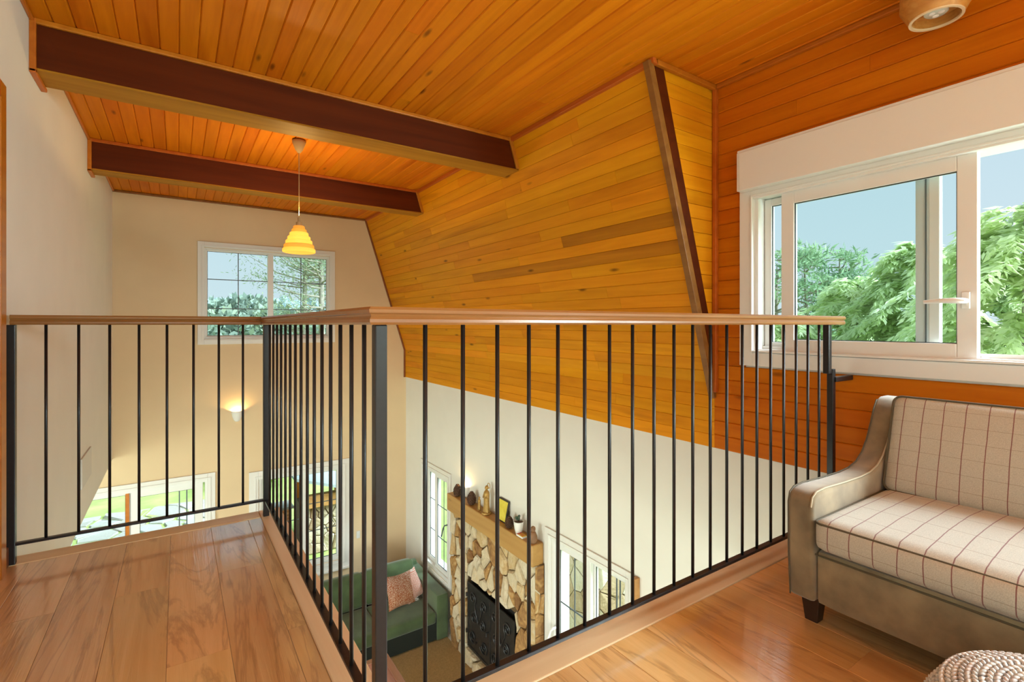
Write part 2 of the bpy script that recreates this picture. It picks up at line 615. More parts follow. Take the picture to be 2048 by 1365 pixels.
M['mantel'] = wood('mantel_timber', (0.52, 0.28, 0.085), (0.42, 0.20, 0.05), (0.30, 0.13, 0.03), rough=0.5, vary=0.02, knots=0.3, grain=0.5)
M['soot'] = plain('sooty_firebox', (0.012, 0.010, 0.009), 0.95)
M['wrought'] = plain('wrought_iron', (0.030, 0.027, 0.025), 0.38, metal=0.3, noise=0.3, nscale=30)
M['gold'] = plain('old_gold', (0.42, 0.24, 0.06), 0.45, metal=0.35, noise=0.25, nscale=40)
M['cone'] = plain('pine_cone_brown', (0.10, 0.045, 0.022), 0.75, noise=0.4, nscale=40)
M['clay'] = plain('brown_wooden_figure', (0.25, 0.12, 0.055), 0.6, noise=0.2, nscale=20)
M['white'] = plain('white_ceramic', (0.82, 0.80, 0.76), 0.3)
M['leaf_small'] = plain('pot_plant_green', (0.06, 0.10, 0.06), 0.6)
M['red_wood'] = wood('reddish_table', (0.36, 0.15, 0.095), (0.28, 0.105, 0.06), (0.20, 0.07, 0.04), rough=0.3, vary=0.02, knots=0, grain=0.6)
M['red_inset'] = wood('reddish_table_top', (0.42, 0.20, 0.14), (0.36, 0.16, 0.11), (0.28, 0.12, 0.08), rough=0.25, vary=0.02, knots=0, grain=0.6)
M['switch'] = plain('pale_switch_plate', (0.72, 0.70, 0.66), 0.4)
M['vent_grey'] = plain('grey_wall_unit', (0.66, 0.64, 0.61), 0.5)

# ------------------------------------------------------------------ dimensions (metres)
XL, XR, YF, YB = -0.65, 3.07, 7.65, -3.4       # inner wall faces, upper level
XT = 2.43                                       # top of the mansard slope
ZC, ZS, ZW = 2.73, 0.70, 0.255                  # ceiling, foot of slope, foot of boarding
YD = 2.06                                       # dormer cheek
LZ, LC, LX = -3.09, -0.52, -4.0                 # lower floor, lower ceiling, lower left wall
PW = 0.094                                      # board width


def basis(Lv, Nv):
    Lv, Nv = Vector(Lv).normalized(), Vector(Nv).normalized()
    Wv = Lv.cross(Nv)
    return Wv, Lv, Nv


_plank_cache = {}


def plank_mesh(w, l, t, ch, mat, cut=None):
    key = (round(w, 4), round(l, 3), round(t, 4), mat.name, cut)
    if key in _plank_cache: return _plank_cache[key]
    hw, hl = w / 2, l / 2
    prof = [(-hw, 0), (hw, 0), (hw, t - ch), (hw - ch, t), (-hw + ch, t), (-hw, t - ch)]
    v = []
    for k, y in enumerate((-hl, hl)):
        for x, z in prof:
            yy = y
            if cut:   # slanted ends: (shift of y per unit x at the low end, at the high end)
                yy = y + cut[k] * x
            v.append((x, yy, z))
    n = len(prof)
    f = [tuple(range(n))[::-1], tuple(range(n, 2 * n))] + [(i, (i + 1) % n, n + (i + 1) % n, n + i) for i in range(n)]
    me = bpy.data.meshes.new('plank')
    me.from_pydata(v, [], f)
    bm = bmesh.new()
    bm.from_mesh(me)
    bmesh.ops.recalc_face_normals(bm, faces=bm.faces)
    bm.to_mesh(me)
    bm.free()
    me.materials.append(mat)
    _plank_cache[key] = me
    return me


def plank(parent, center, Lv, Nv, l, w, t, mat, ch=0.004, name='plank', cut=None):
    Wv, Lv, Nv = basis(Lv, Nv)
    o = bpy.data.objects.new(name, plank_mesh(w, l, t, ch, mat, cut))
    COL.objects.link(o)
    o.parent = parent
    m = Matrix((Wv, Lv, Nv)).transposed().to_4x4()
    m.translation = Vector(center) - origin_of(parent)
    o.matrix_basis = m
    return o


def cuts(a, b, mean, rnd, lo=0.5):
    """random butt-joint positions between a and b"""
    out = [a]
    p = a + rnd.uniform(0.25, 1.0) * mean
    while p < b - lo:
        out.append(p)
        p += rnd.uniform(0.6, 1.3) * mean
    out.append(b)
    return out


def wall_boxes(mb, rects, holes, fn):
    """fill rect (a0,a1,z0,z1) minus holes with boxes; fn(a0,a1,z0,z1) adds one"""
    a0, a1, z0, z1 = rects
    As = sorted({a0, a1, *[h[0] for h in holes], *[h[1] for h in holes]})
    Zs = sorted({z0, z1, *[h[2] for h in holes], *[h[3] for h in holes]})
    As = [a for a in As if a0 <= a <= a1]
    Zs = [z for z in Zs if z0 <= z <= z1]
    for i in range(len(As) - 1):
        run = None
        for j in range(len(Zs) - 1):
            ca, cz = (As[i] + As[i + 1]) / 2, (Zs[j] + Zs[j + 1]) / 2
            solid = not any(h[0] < ca < h[1] and h[2] < cz < h[3] for h in holes)
            if solid:
                if run is None: run = [Zs[j], Zs[j + 1]]
                else: run[1] = Zs[j + 1]
            if (not solid or j == len(Zs) - 2) and run is not None:
                fn(As[i], As[i + 1], run[0], run[1])
                run = None


# ================================================================== STRUCTURE
# openings (a0, a1, z0, z1)
H_FAR_UP = (0.285, 1.875, 0.915, 2.11)
H_FAR_DOOR = (-1.80, 0.33, LZ, -0.93)
H_FAR_LOW = (0.93, 2.06, -2.42, -1.00)
H_R1 = (6.12, 6.95, -2.42, -1.00)
H_R2 = (2.87, 3.86, -3.02, -1.00)
H_DORM = (-0.70, 1.80, 0.92, 1.93)
H_FILL_R = (-2.4, -0.95, 0.92, 1.93)  # opening added for the upper right fill light

# far wall
mb = MB()
wall_boxes(mb, (LX - 0.2, XR + 0.25, LZ - 0.1, ZC + 0.12), [H_FAR_UP, H_FAR_DOOR, H_FAR_LOW],
           lambda a, b, c, d: mb.box(a, b, YF, YF + 0.22, c, d))
wall_far = mb.build('wall_far', M['cream'])  # plaster colour carries the painted warm light
T(wall_far, 'tall cream plaster end wall behind the pendant lamp with one upper window', 'wall', kind='structure')

# left wall (upper level), ends at the soffit
H_LDOOR = (2.10, 3.00, 0.0, 2.08)
mb = MB()
wall_boxes(mb, (YB, YF, LC, ZC + 0.12), [H_LDOOR], lambda a, b, c, d: mb.box(XL - 0.12, XL, a, b, c, d))
wall_left = mb.build('wall_left', M['plaster'])
T(wall_left, 'plain white plaster wall on the left running up to the board ceiling', 'wall', kind='structure')

# right wall: plaster below, boarding above
mb = MB()
wall_boxes(mb, (YB, YF, LZ - 0.1, ZC + 0.12), [H_R1, H_R2, H_DORM, H_FILL_R], lambda a, b, c, d: mb.box(XR, XR + 0.22, a, b, c, d))
wall_right = mb.build('wall_right', M['plaster'])
T(wall_right, 'white plaster side wall with the stone fireplace and pine boarding above it', 'wall', kind='structure')

mb = MB()
wall_boxes(mb, (LX - 0.2, XR + 0.25, LZ - 0.1, ZC + 0.12), [(-0.6, 2.9, 0.35, 2.3), (-2.2, 2.9, LZ, -0.75)], lambda a, b, c, d: mb.box(a, b, YB - 0.2, YB, c, d))  # both holes added to let the back fill lights in
wall_back = mb.build('wall_back', M['plaster'])
T(wall_back, 'plaster wall behind the viewer with wide glazed openings', 'wall', kind='structure')
mb = MB()
wall_boxes(mb, (YB, YF, LZ - 0.1, LC + 0.2), [(1.4, 7.0, LZ, -0.75)], lambda a, b, c, d: mb.box(LX - 0.2, LX, a, b, c, d))  # hole added for the lower left fill light, no doors in it
wall_lower_left = mb.build('wall_lower_left', M['plaster'])
T(wall_lower_left, 'ground-floor plaster wall with wide garden doors out of sight', 'wall', kind='structure')

# lower ceiling: two soffits and the floor slab body
mb = MB()
mb.box(LX, XL - 0.12, YB, YF, LC + 0.001, LC + 0.15)
mb.box(XL, 0.50, YB, 3.265, LC, -0.03)
mb.box(0.50, XR, YB, 1.35, LC, -0.03)
slab = mb.build('ceiling_lower', M['plaster_in'])
T(slab, 'white soffit under the mezzanine floor', 'ceiling', kind='structure')

# lower floor
mb = MB().box(LX - 0.2, XR + 0.25, YB - 0.2, YF + 0.22, LZ - 0.1, LZ)
lower_floor = mb.build('floor_lower', M['tile'])
T(lower_floor, 'pale tiled floor of the room below', 'floor', kind='structure')
rug = MB().box(1.0, 3.0, 4.05, 7.2, LZ, LZ + 0.008).build('sisal_rug', M['carpet'], None)
T(rug, 'large beige sisal rug under the green sofa', 'rug')

# ------------------------------------------------------------------ mezzanine floor boards
mb = MB()
mb.box(XL, 0.50, YB, 3.265, -0.03, -0.012)
mb.box(0.50, XR, YB, 1.35, -0.03, -0.012)
floor = mb.build('floor', M['edge_wood'])
T(floor, 'brown wood-look laminate floor of the mezzanine in long planks', 'floor', kind='structure')
FW, FL = 0.18, 1.22
zones = [(XL, 0.395, -3.3, 3.157), (0.395, XR, -3.3, 1.228)]
k0 = int((XL + 0.03) / FW) - 2
for k in range(k0, 22):
    a0, a1 = -0.03 + k * FW, -0.03 + (k + 1) * FW
    start = 2.555 if k % 2 else 1.94
    for j in range(-6, 3):
        y0, y1 = start + (j) * FL, start + (j + 1) * FL
        if y1 < -1.2: continue
        for z in zones:
            xa, xb = max(a0, z[0]), min(a1, z[1])
            ya, yb = max(y0, z[2], -1.2), min(y1, z[3])
            if xb - xa < 0.012 or yb - ya < 0.03: continue
            plank(floor, ((xa + xb) / 2, (ya + yb) / 2, -0.012), (0, 1, 0), (0, 0, 1), yb - ya - 0.0008, xb - xa - 0.0008, 0.012, M['floor'], ch=0.0012)
bx('plank', M['floor'], floor, XL, XR, -3.38, -1.2, -0.012, 0.0)


def strip(name, mat, parent, p0, p1, w, z0, h, bevel=0.004):
    """a board lying along p0->p1 (xy), local Y along its length"""
    p0, p1 = Vector(p0), Vector(p1)
    l = (p1 - p0).length
    me = bpy.data.meshes.new(name)
    b = bmesh.new()
    bmesh.ops.create_cube(b, size=1)
    bmesh.ops.scale(b, vec=(w, l, h), verts=b.verts)
    if bevel: bmesh.ops.bevel(b, geom=list(b.edges), offset=bevel, segments=2, profile=0.5, affect='EDGES')
    b.to_mesh(me)
    b.free()
    o = link(name, me, mat, parent)
    c = (p0 + p1) / 2
    o.location = Vector((c.x, c.y, z0 + h / 2)) - (origin_of(parent) if parent else Vector())
    d = p1 - p0
    o.rotation_euler = (0, 0, math.atan2(d.y, d.x) - math.pi / 2)
    return o


trim_1 = strip('trim_1', M['floor_trim'], None, (0.4525, 1.23), (0.4525, 3.268), 0.115, -0.03, 0.034)
T(trim_1, 'pale wooden edge strip under the side run of railing balusters', 'floor trim', kind='structure')
trim_2 = strip('trim_2', M['floor_trim'], None, (XL, 3.2115), (0.394, 3.2115), 0.11, -0.03, 0.034)
T(trim_2, 'pale wooden edge strip at the far end of the left floor', 'floor trim', kind='structure')
trim_3 = strip('trim_3', M['floor_trim'], None, (0.512, 1.291), (XR, 1.291), 0.122, -0.03, 0.034)
T(trim_3, 'pale wooden edge strip under the long railing beside the armrest', 'floor trim', kind='structure')

# ------------------------------------------------------------------ ceiling boards
rnd = random.Random(3)
mb = MB().box(XL - 0.12, XR + 0.22, YB - 0.2, YF + 0.22, ZC + 0.014, ZC + 0.12)
ceiling = mb.build('ceiling', M['dark_wood'])
T(ceiling, 'orange pine tongue-and-groove board ceiling', 'ceiling', kind='structure')
x = XL
i = 0
while x < XR - 0.005:
    w = min(PW, XR - x)
    y1 = YF if x + w < XT + 0.03 else (YF if x < XT else YD)
    y1 = YF if x < XT + 0.02 else YD
    ys = [YB, y1] if i % 3 else cuts(YB, y1, 4.0, rnd)
    for a, b in zip(ys[:-1], ys[1:]):
        plank(ceiling, (x + w / 2, (a + b) / 2, ZC + 0.014), (0, 1, 0), (0, 0, -1), b - a - 0.001, w - 0.001, 0.014, M['ceil_wood'], ch=0.006)
    x += w
    i += 1

# ------------------------------------------------------------------ mansard slope with boards
sl_dir = Vector((XT - XR, 0, ZC - ZS))
SL = sl_dir.length
sl_dir.normalize()
sl_n = Vector((-sl_dir.z, 0, sl_dir.x)).normalized()       # into the room (left/down)
if sl_n.x > 0: sl_n = -sl_n
mb = MB()
mb.prism([(XR + 0.0, YD, ZS), (XT, YD, ZC), (XT + 0.06, YD, ZC + 0.1), (XR + 0.06, YD, ZS)], (0, YF - YD, 0))
slope = mb.build('wall_slope', M['dark_wood'])
T(slope, 'sloping mansard wall clad in golden pine boards with knots', 'wall', kind='structure')
rnd = random.Random(11)
nb = round(SL / PW)
pw = SL / nb
for i in range(nb):
    ys = {10: [YD, 4.90, 6.30, YF], 12: [YD, 3.27, 5.25, YF]}.get(i) or cuts(YD, YF, 1.9, rnd)
    c = Vector((XR, 0, ZS)) + sl_dir * (i + 0.5) * pw
    for a, b in zip(ys[:-1], ys[1:]):
        streaky = i in (10, 12) and a == YD
        plank(slope, (c.x, (a + b) / 2, c.z), (0, 1, 0), sl_n, b - a - 0.001, pw - 0.001, 0.014, M['slope_streak' if streaky else 'slope_wood'], ch=0.0025)
boarding = empty('wall_boarding', (XR, YD, ZW))
T(boarding, 'orange pine boarding on the window wall around and below the dormer', 'wall', kind='structure')
# vertical boarding below the slope (z ZW..ZS)
zz = [ZW + k * (ZS - ZW) / 5 for k in range(6)]
for k in range(5):
    ys = cuts(YD, YF, 1.7, rnd)
    for a, b in zip(ys[:-1], ys[1:]):
        plank(boarding, (XR, (a + b) / 2, (zz[k] + zz[k + 1]) / 2), (0, 1, 0), (-1, 0, 0), b - a - 0.001, (ZS - ZW) / 5 - 0.001, 0.014, M['slope_wood'], ch=0.0025)
# dormer wall boarding around the window (Y < YD)
nz = round((ZC - ZW) / PW)
pz = (ZC - ZW) / nz
for k in range(nz):
    z0, z1 = ZW + k * pz, ZW + (k + 1) * pz
    segs = [(-3.38, YD)]
    if z1 > 0.87 and z0 < 1.98:
        segs = [(1.84, YD)]
    for (a, b) in segs:
        ys = [a, b] if b - a < 1 else cuts(a, b, 2.2, rnd)
        for p, q in zip(ys[:-1], ys[1:]):
            plank(boarding, (XR, (p + q) / 2, (z0 + z1) / 2), (0, 1, 0), (-1, 0, 0), q - p - 0.001, pz - 0.001, 0.014, M['wall_wood'], ch=0.005)

# dormer cheek (triangle in the plane Y = YD, facing the camera)
mb = MB()
mb.prism([(XR, YD + 0.06, ZS), (XT, YD + 0.06, ZC), (XR, YD + 0.06, ZC)], (0, -0.045, 0))
cheek = mb.build('wall_cheek', M['dark_wood'])
T(cheek, 'triangular pine-boarded side of the dormer between slope and window wall', 'wall', kind='structure')
ncz = round((ZC - ZS) / PW)
pc = (ZC - ZS) / ncz
for k in range(ncz):
    z0, z1 = ZS + k * pc, ZS + (k + 1) * pc
    xa = lambda z: XR + (XT - XR) * (z - ZS) / (ZC - ZS) + 0.004
    m = MB().prism([(xa(z0 + 0.001), YD + 0.016, z0 + 0.001), (xa(z1 - 0.001), YD + 0.016, z1 - 0.001), (XR - 0.001, YD + 0.016, z1 - 0.001), (XR - 0.001, YD + 0.016, z0 + 0.001)], (0, -0.014, 0))
    o = m.build('plank', None, cheek, bevel=0.003, segs=1)
    # rotate local frame so the grain runs along the board (local Y)
    me = o.data
    ctr = Vector(((xa(z0) + XR) / 2, YD + 0.009, (z0 + z1) / 2)) - origin_of(cheek)
    R = Matrix(((0, 1, 0), (1, 0, 0), (0, 0, -1))).to_4x4()   # local y -> world x
    me.transform(R.inverted() @ Matrix.Translation(-ctr))
    o.matrix_basis = Matrix.Translation(ctr) @ R
    me.materials.append(M['slope_wood'])

# edge board along the slope's end
e0, e1 = Vector((XR, 0, ZS)), Vector((XT, 0, ZC))
dv = (e1 - e0).normalized()
nv = sl_n
mb = MB()
A = e0 - dv * 0.09
B = e1
mb.prism([(A + nv * 0.016).to_tuple(), (B + nv * 0.016).to_tuple(), (B + nv * 0.062).to_tuple(), (A + nv * 0.062).to_tuple()], (0, 0.045, 0))
for i_, p in enumerate(mb.v): mb.v[i_] = (p[0], p[1] + YD - 0.012, p[2])
trim_4 = mb.build('trim_4', M['edge_wood'], bevel=0.003)
T(trim_4, 'dark brown slanting edge board at the corner of the dormer', 'trim', kind='structure')


def quarter(name, mat, x0, x1, y0, y1, z0, z1, label, bevel=0.006):
    o = bx(name, mat, None, x0, x1, y0, y1, z0, z1, bevel=bevel)
    T(o, label, 'trim', kind='structure')
    return o


quarter('trim_5', M['trim_wood'], XR - 0.045, XR - 0.014, YD - 0.032, YD - 0.001, 0.64, ZC - 0.03, 'vertical orange bead in the inner corner of the dormer')
quarter('trim_6', M['trim_wood'], XT + 0.01, XR - 0.014, YD - 0.03, YD, ZC - 0.035, ZC - 0.001, 'orange bead along the top of the dormer side')
quarter('trim_7', M['trim_wood'], XR - 0.042, XR - 0.014, YB, YD - 0.03, ZC - 0.03, ZC - 0.001, 'orange bead between ceiling and window wall')
mb = MB()
mb.prism([(XT - 0.036, 0, ZC), (XT - 0.006, 0, ZC), (XT + 0.008, 0, ZC - 0.036), (XT - 0.028, 0, ZC - 0.03)], (0, YF - 0.005 - YD, 0))
for i_, p in enumerate(mb.v): mb.v[i_] = (p[0], p[1] + YD - 0.03, p[2])
trim_8 = mb.build('trim_8', M['trim_wood'], bevel=0.004)
T(trim_8, 'orange bead between ceiling and sloping wall', 'trim', kind='structure')
quarter('trim_9', M['edge_wood'], XL, XT, YF - 0.02, YF - 0.001, ZC - 0.03, ZC - 0.001, 'dark bead along the top of the far wall')
quarter('trim_10', M['trim_wood'], XL, XL + 0.02, YB, YF - 0.02, ZC - 0.022, ZC - 0.001, 'bead along the top of the white left wall')
mb = MB()
mb.prism([(XT, 0, ZC - 0.03), (XT - 0.03, 0, ZC - 0.03), (XR - 0.04, 0, ZS - 0.005), (XR - 0.016, 0, ZS)], (0, 0.016, 0))
mb.prism([(XR - 0.04, 0, ZS - 0.005), (XR - 0.04, 0, ZW), (XR - 0.015, 0, ZW), (XR - 0.015, 0, ZS)], (0, 0.016, 0))
for i_, p in enumerate(mb.v): mb.v[i_] = (p[0], p[1] + YF - 0.017, p[2])
trim_11 = mb.build('trim_11', M['edge_wood'])
T(trim_11, 'thin brown strip where the boarded slope meets the far wall', 'trim', kind='structure')


# ------------------------------------------------------------------ beams
def beam(y0, y1, label):
    zb = 2.47
    xe = XT + (ZC - zb) * (XR - XT) / (ZC - ZS)
    root = empty('ceiling_beam', (XL, y0, zb))
    T(root, label, 'beam', 'dark boxed beams', kind='structure')
    t = 0.016
    for nm, ya, yb in (('side_board', y0, y0 + t), ('side_board', y1 - t, y1)):
        m = MB().prism([(XL, ya, zb + 0.001), (xe - 0.016, ya, zb + 0.001), (XT - 0.016, ya, ZC), (XL, ya, ZC)], (0, yb - ya, 0))
        o = m.build(nm, None, root)
        R = Matrix(((0, 1, 0), (1, 0, 0), (0, 0, -1))).to_4x4()
        o.data.transform(R.inverted())
        o.matrix_basis = R
        o.data.materials.append(M['dark_wood'])
    m = MB().box(XL, xe - 0.016, y0 - 0.002, y1 + 0.002, zb - 0.012, zb)
    o = m.build('bottom_board', None, root, bevel=0.002)
    R = Matrix(((0, 1, 0), (1, 0, 0), (0, 0, -1))).to_4x4()
    o.data.transform(R.inverted())
    o.matrix_basis = R
    o.data.materials.append(M['beam_wood'])
    bx('top_bead', M['trim_wood'], root, XL + 0.02, XT - 0.03, y0 - 0.02, y0, ZC - 0.03, ZC - 0.001, bevel=0.005)
    bx('top_bead', M['trim_wood'], root, XL + 0.02, XT - 0.03, y1, y1 + 0.02, ZC - 0.03, ZC - 0.001, bevel=0.005)
    bx('wall_bead', M['trim_wood'], root, XL, XL + 0.028, y0 - 0.022, y0 - 0.001, zb - 0.03, ZC - 0.002, bevel=0.004)
    bx('wall_bead', M['trim_wood'], root, XL, XL + 0.028, y0 - 0.022, y1 + 0.03, zb - 0.034, zb - 0.013, bevel=0.004)
    sx = (xe - XT) / (ZC - zb)
    m = MB()
    m.prism([(xe - 0.045, y0 - 0.022, zb), (xe - 0.012, y0 - 0.022, zb), (XT - 0.012, y0 - 0.022, ZC), (XT - 0.045, y0 - 0.022, ZC)], (0, 0.021, 0))
    m.build('end_bead', M['trim_wood'], root, bevel=0.004)
    return root


beam(3.615, 3.845, 'dark brown boxed ceiling beam nearer the camera, in front of the pendant')
beam(5.66, 5.85, 'dark brown boxed ceiling beam further back, behind the pendant cord')


# ================================================================== WINDOWS
class Frm:
    """maps (a, d, z): a along the wall, d outward depth from the inner wall face"""

    def __init__(s, axis, face):
        s.axis, s.face = axis, face

    def box(s, mb, a0, a1, d0, d1, z0, z1):
        if s.axis == 'Y': return mb.box(a0, a1, s.face + d0, s.face + d1, z0, z1)
        return mb.box(s.face + d0, s.face + d1, a0, a1, z0, z1)

    def pt(s, a, d, z):
        return (a, s.face + d, z) if s.axis == 'Y' else (s.face + d, a, z)

    def ring(s, mb, a0, a1, z0, z1, w, d0, d1, bottom=True):
        s.box(mb, a0, a0 + w, d0, d1, z0, z1)
        s.box(mb, a1 - w, a1, d0, d1, z0, z1)
        s.box(mb, a0 + w, a1 - w, d0, d1, z1 - w, z1)
        if bottom: s.box(mb, a0 + w, a1 - w, d0, d1, z0, z0 + w)
        return mb


def sash(F, parent, a0, a1, z0, z1, w, d0, d1, vm=(), hm=(), mm=0.008, name='sash', mat=None):
    sroot = F.ring(MB(), a0, a1, z0, z1, w, d0, d1).build(name, mat or M['upvc'], parent, bevel=0.004)
    dm = (d0 + d1) / 2
    F.box(MB(), a0 + w - 0.004, a1 - w + 0.004, dm - 0.004, dm + 0.004, z0 + w - 0.004, z1 - w + 0.004).build('pane', M['glass'], sroot)
    F.ring(MB(), a0 + w - 0.003, a1 - w + 0.003, z0 + w - 0.003, z1 - w + 0.003, 0.007, dm - 0.012, dm - 0.004).build('seal', M['dark_gap'], sroot)
    for a in vm:
        F.box(MB(), a - mm / 2, a + mm / 2, dm - 0.009, dm - 0.0045, z0 + w, z1 - w).build('muntin', M['muntin'], sroot)
    for z in hm:
        F.box(MB(), a0 + w, a1 - w, dm - 0.0091, dm - 0.0046, z - mm / 2, z + mm / 2).build('muntin', M['muntin'], sroot)
    return sroot


def casing(F, parent, a0, a1, z0, z1, w, proud=0.018, bottom=True, step=True):
    m = F.ring(MB(), a0, a1, z0, z1, w, -proud, 0.0, bottom)
    c = m.build('casing', M['casing'], parent, bevel=0.004)
    if step:
        F.ring(MB(), a0 + w * 0.62, a1 - w * 0.62, z0 + (w * 0.62 if bottom else 0), z1 - w * 0.62, 0.012, -proud - 0.008, -proud).build('bead', M['casing'], c)
    return c


def window(n, F, label, a0, a1, z0, z1):
    """root with casing and outer frame for hole (a0,a1,z0,z1)"""
    r = empty('window_%d' % n, F.pt((a0 + a1) / 2, 0, z0))
    T(r, label, 'window', kind='structure')
    return r


FF = Frm('Y', YF)
FR = Frm('X', XR)
# 1: upper far window, 2 sashes with muntins
w1 = window(1, FF, 'upper far-wall window with muntins, pines showing in its panes behind the pendant', *H_FAR_UP)
casing(FF, w1, 0.215, 1.95, 0.84, 2.19, 0.075)
FF.ring(MB(), 0.285, 1.875, 0.915, 2.11, 0.022, 0.0, 0.10).build('frame', M['upvc'], w1, bevel=0.003)
sash(FF, w1, 0.306, 1.085, 0.936, 2.09, 0.02, 0.03, 0.06, (0.685,), (1.316, 1.703), 0.011)
sash(FF, w1, 1.075, 1.856, 0.936, 2.09, 0.02, 0.035, 0.065, (1.484,), (1.316, 1.703), 0.011)
FF.box(MB(), 1.046, 1.116, 0.01, 0.09, 0.936, 2.09).build('mullion', M['upvc'], w1, bevel=0.004)
# 2: far garden door (left), sliding
w2 = window(2, FF, 'white glazed sliding garden door low on the far wall, lower left', *H_FAR_DOOR)
casing(FF, w2, -1.88, 0.415, LZ + 0.005, -0.845, 0.085, bottom=False)
FF.ring(MB(), -1.80, 0.33, LZ + 0.005, -0.93, 0.03, 0.0, 0.12, False).build('frame', M['upvc'], w2, bevel=0.003)
sash(FF, w2, -1.77, -0.47, LZ + 0.02, -0.935, 0.06, 0.065, 0.105, (), (-1.62, -2.35), 0.014)
sash(FF, w2, -0.475, 0.275, LZ + 0.02, -0.94, 0.09, 0.02, 0.06, (0.02, 0.10), (-1.75,), 0.014)
FF.box(MB(), -0.528, -0.492, 0.03, 0.10, LZ + 0.02, -0.95).build('wooden_stop', M['trim_wood'], w2)
# 3: far lower window
w3 = window(3, FF, 'ground-floor window on the far wall behind the upright of the corner railing', *H_FAR_LOW)
casing(FF, w3, 0.81, 2.17, -2.54, -0.92, 0.115)
FF.ring(MB(), 0.93, 2.06, -2.42, -1.00, 0.03, 0.0, 0.12).build('frame', M['upvc'], w3, bevel=0.003)
sash(FF, w3, 0.95, 1.53, -2.40, -1.02, 0.06, 0.06, 0.10, (), (-1.72,), 0.012)
sash(FF, w3, 1.49, 2.04, -2.40, -1.02, 0.06, 0.02, 0.06, (), (-1.52, -1.92), 0.012)
FF.box(MB(), 0.80, 2.18, -0.06, 0.0, -2.56, -2.53).build('sill', M['casing'], w3, bevel=0.006)
# 4: right wall window beyond the fireplace (leaf open)
w4 = window(4, FR, 'narrow tall casement window between the green sofa corner and the fireplace', *H_R1)
casing(FR, w4, 6.035, 7.04, -2.52, -0.92, 0.085)
FR.ring(MB(), 6.12, 6.95, -2.42, -1.00, 0.03, 0.0, 0.12).build('frame', M['upvc'], w4, bevel=0.003)
s4 = sash(FR, w4, 6.15, 6.60, -2.40, -1.02, 0.07, 0.02, 0.06, (6.33,), (-1.48, -1.93), 0.012)
sash(FR, w4, 6.56, 6.93, -2.40, -1.02, 0.07, 0.06, 0.10, (), (-1.48, -1.93), 0.012)
MB().tube([(XR + 0.02, 6.19, -1.66), (XR - 0.03, 6.19, -1.66), (XR - 0.045, 6.2, -1.70), (XR - 0.05, 6.24, -1.82)], 0.010, 8).build('handle', M['muntin'], s4, smooth=True)
# 5: right wall garden door in front of the fireplace
w5 = window(5, FR, 'white glazed garden door beside the near end of the mantel', *H_R2)
casing(FR, w5, 2.785, 3.96, -3.06, -0.92, 0.09)
FR.ring(MB(), 2.87, 3.86, -3.02, -1.00, 0.03, 0.0, 0.12).build('frame', M['upvc'], w5, bevel=0.003)
s5 = sash(FR, w5, 3.33, 3.84, -3.0, -1.02, 0.07, 0.02, 0.06, (3.56,), (-1.60, -2.2), 0.014)
sash(FR, w5, 2.885, 3.37, -3.0, -1.02, 0.06, 0.06, 0.10, (3.02, 3.06), (-1.60, -2.2), 0.014)
MB().tube([(XR + 0.03, 3.80, -1.86), (XR - 0.035, 3.80, -1.86), (XR - 0.05, 3.82, -1.88), (XR - 0.05, 3.86, -1.97), (XR - 0.05, 3.865, -2.06)], 0.011, 8).build('handle', M['white'], s5, smooth=True)

# 6: dormer window, both sashes slid to the left, right half open; roller-shutter box on top
w6 = window(6, FR, 'wide white sliding dormer window with roller-shutter box, open on one side, behind the sofa', *H_DORM)
FR.ring(MB(), -0.80, 1.865, 0.838, 1.985, 0.085, -0.034, 0.0).build('casing', M['casing'], w6, bevel=0.003)
FR.ring(MB(), -0.70, 1.79, 0.925, 1.925, 0.012, -0.042, 0.0).build('bead', M['casing'], w6, bevel=0.003)
m = FR.ring(MB(), -0.705, 1.785, 0.915, 1.935, 0.03, -0.006, 0.14)
m.build('frame', M['upvc'], w6, bevel=0.003)
FR.box(MB(), -0.70, 1.78, 0.045, 0.055, 0.94, 0.965).build('track', M['upvc'], w6)
s6 = sash(FR, w6, 0.71, 1.612, 0.935, 1.905, 0.075, -0.002, 0.042, name='sash')
s7 = sash(FR, w6, 0.865, 1.752, 0.945, 1.90, 0.045, 0.062, 0.102, name='sash')
FR.box(MB(), 0.905, 0.965, 0.064, 0.100, 0.985, 1.86).build('stile', M['stile'], s7, bevel=0.004)
FR.box(MB(), 0.918, 0.923, 0.058, 0.066, 0.985, 1.86).build('stile_groove', M['muntin'], s7)
FR.box(MB(), 0.735, 0.767, -0.012, 0.0, 1.175, 1.255).build('handle_plate', M['upvc'], s6, bevel=0.004)
MB().tube([(XR - 0.008, 0.75, 1.212), (XR - 0.05, 0.755, 1.212), (XR - 0.058, 0.78, 1.213), (XR - 0.055, 0.83, 1.214), (XR - 0.05, 0.895, 1.210)], 0.011, 10, radii=[0.013, 0.014, 0.014, 0.012, 0.009]).build('handle', M['white'], s6, smooth=True)
box6 = FR.box(MB(), -0.83, 1.83, -0.10, -0.014, 1.953, 2.195).build('shutter_box', M['casing'], w6, bevel=0.003)
FR.box(MB(), -0.83, 1.845, -0.092, -0.014, 2.195, 2.212).build('shutter_box_lid', M['casing'], box6, bevel=0.002)
FR.box(MB(), 1.83, 1.846, -0.096, -0.014, 1.953, 2.196).build('shutter_box_end', M['casing'], box6, bevel=0.002)
FR.box(MB(), 1.70, 1.756, 0.10, 0.104, 1.10, 1.14).build('strike', M['muntin'], s7)

# 7: upper window added behind the viewer, an unglazed opening for fill light
w7 = window(7, FR, 'second white window further along the boarded wall, beyond the sofa', *H_FILL_R)
FR.ring(MB(), -2.4, -0.95, 0.92, 1.93, 0.06, 0.0, 0.1).build('frame', M['upvc'], w7)

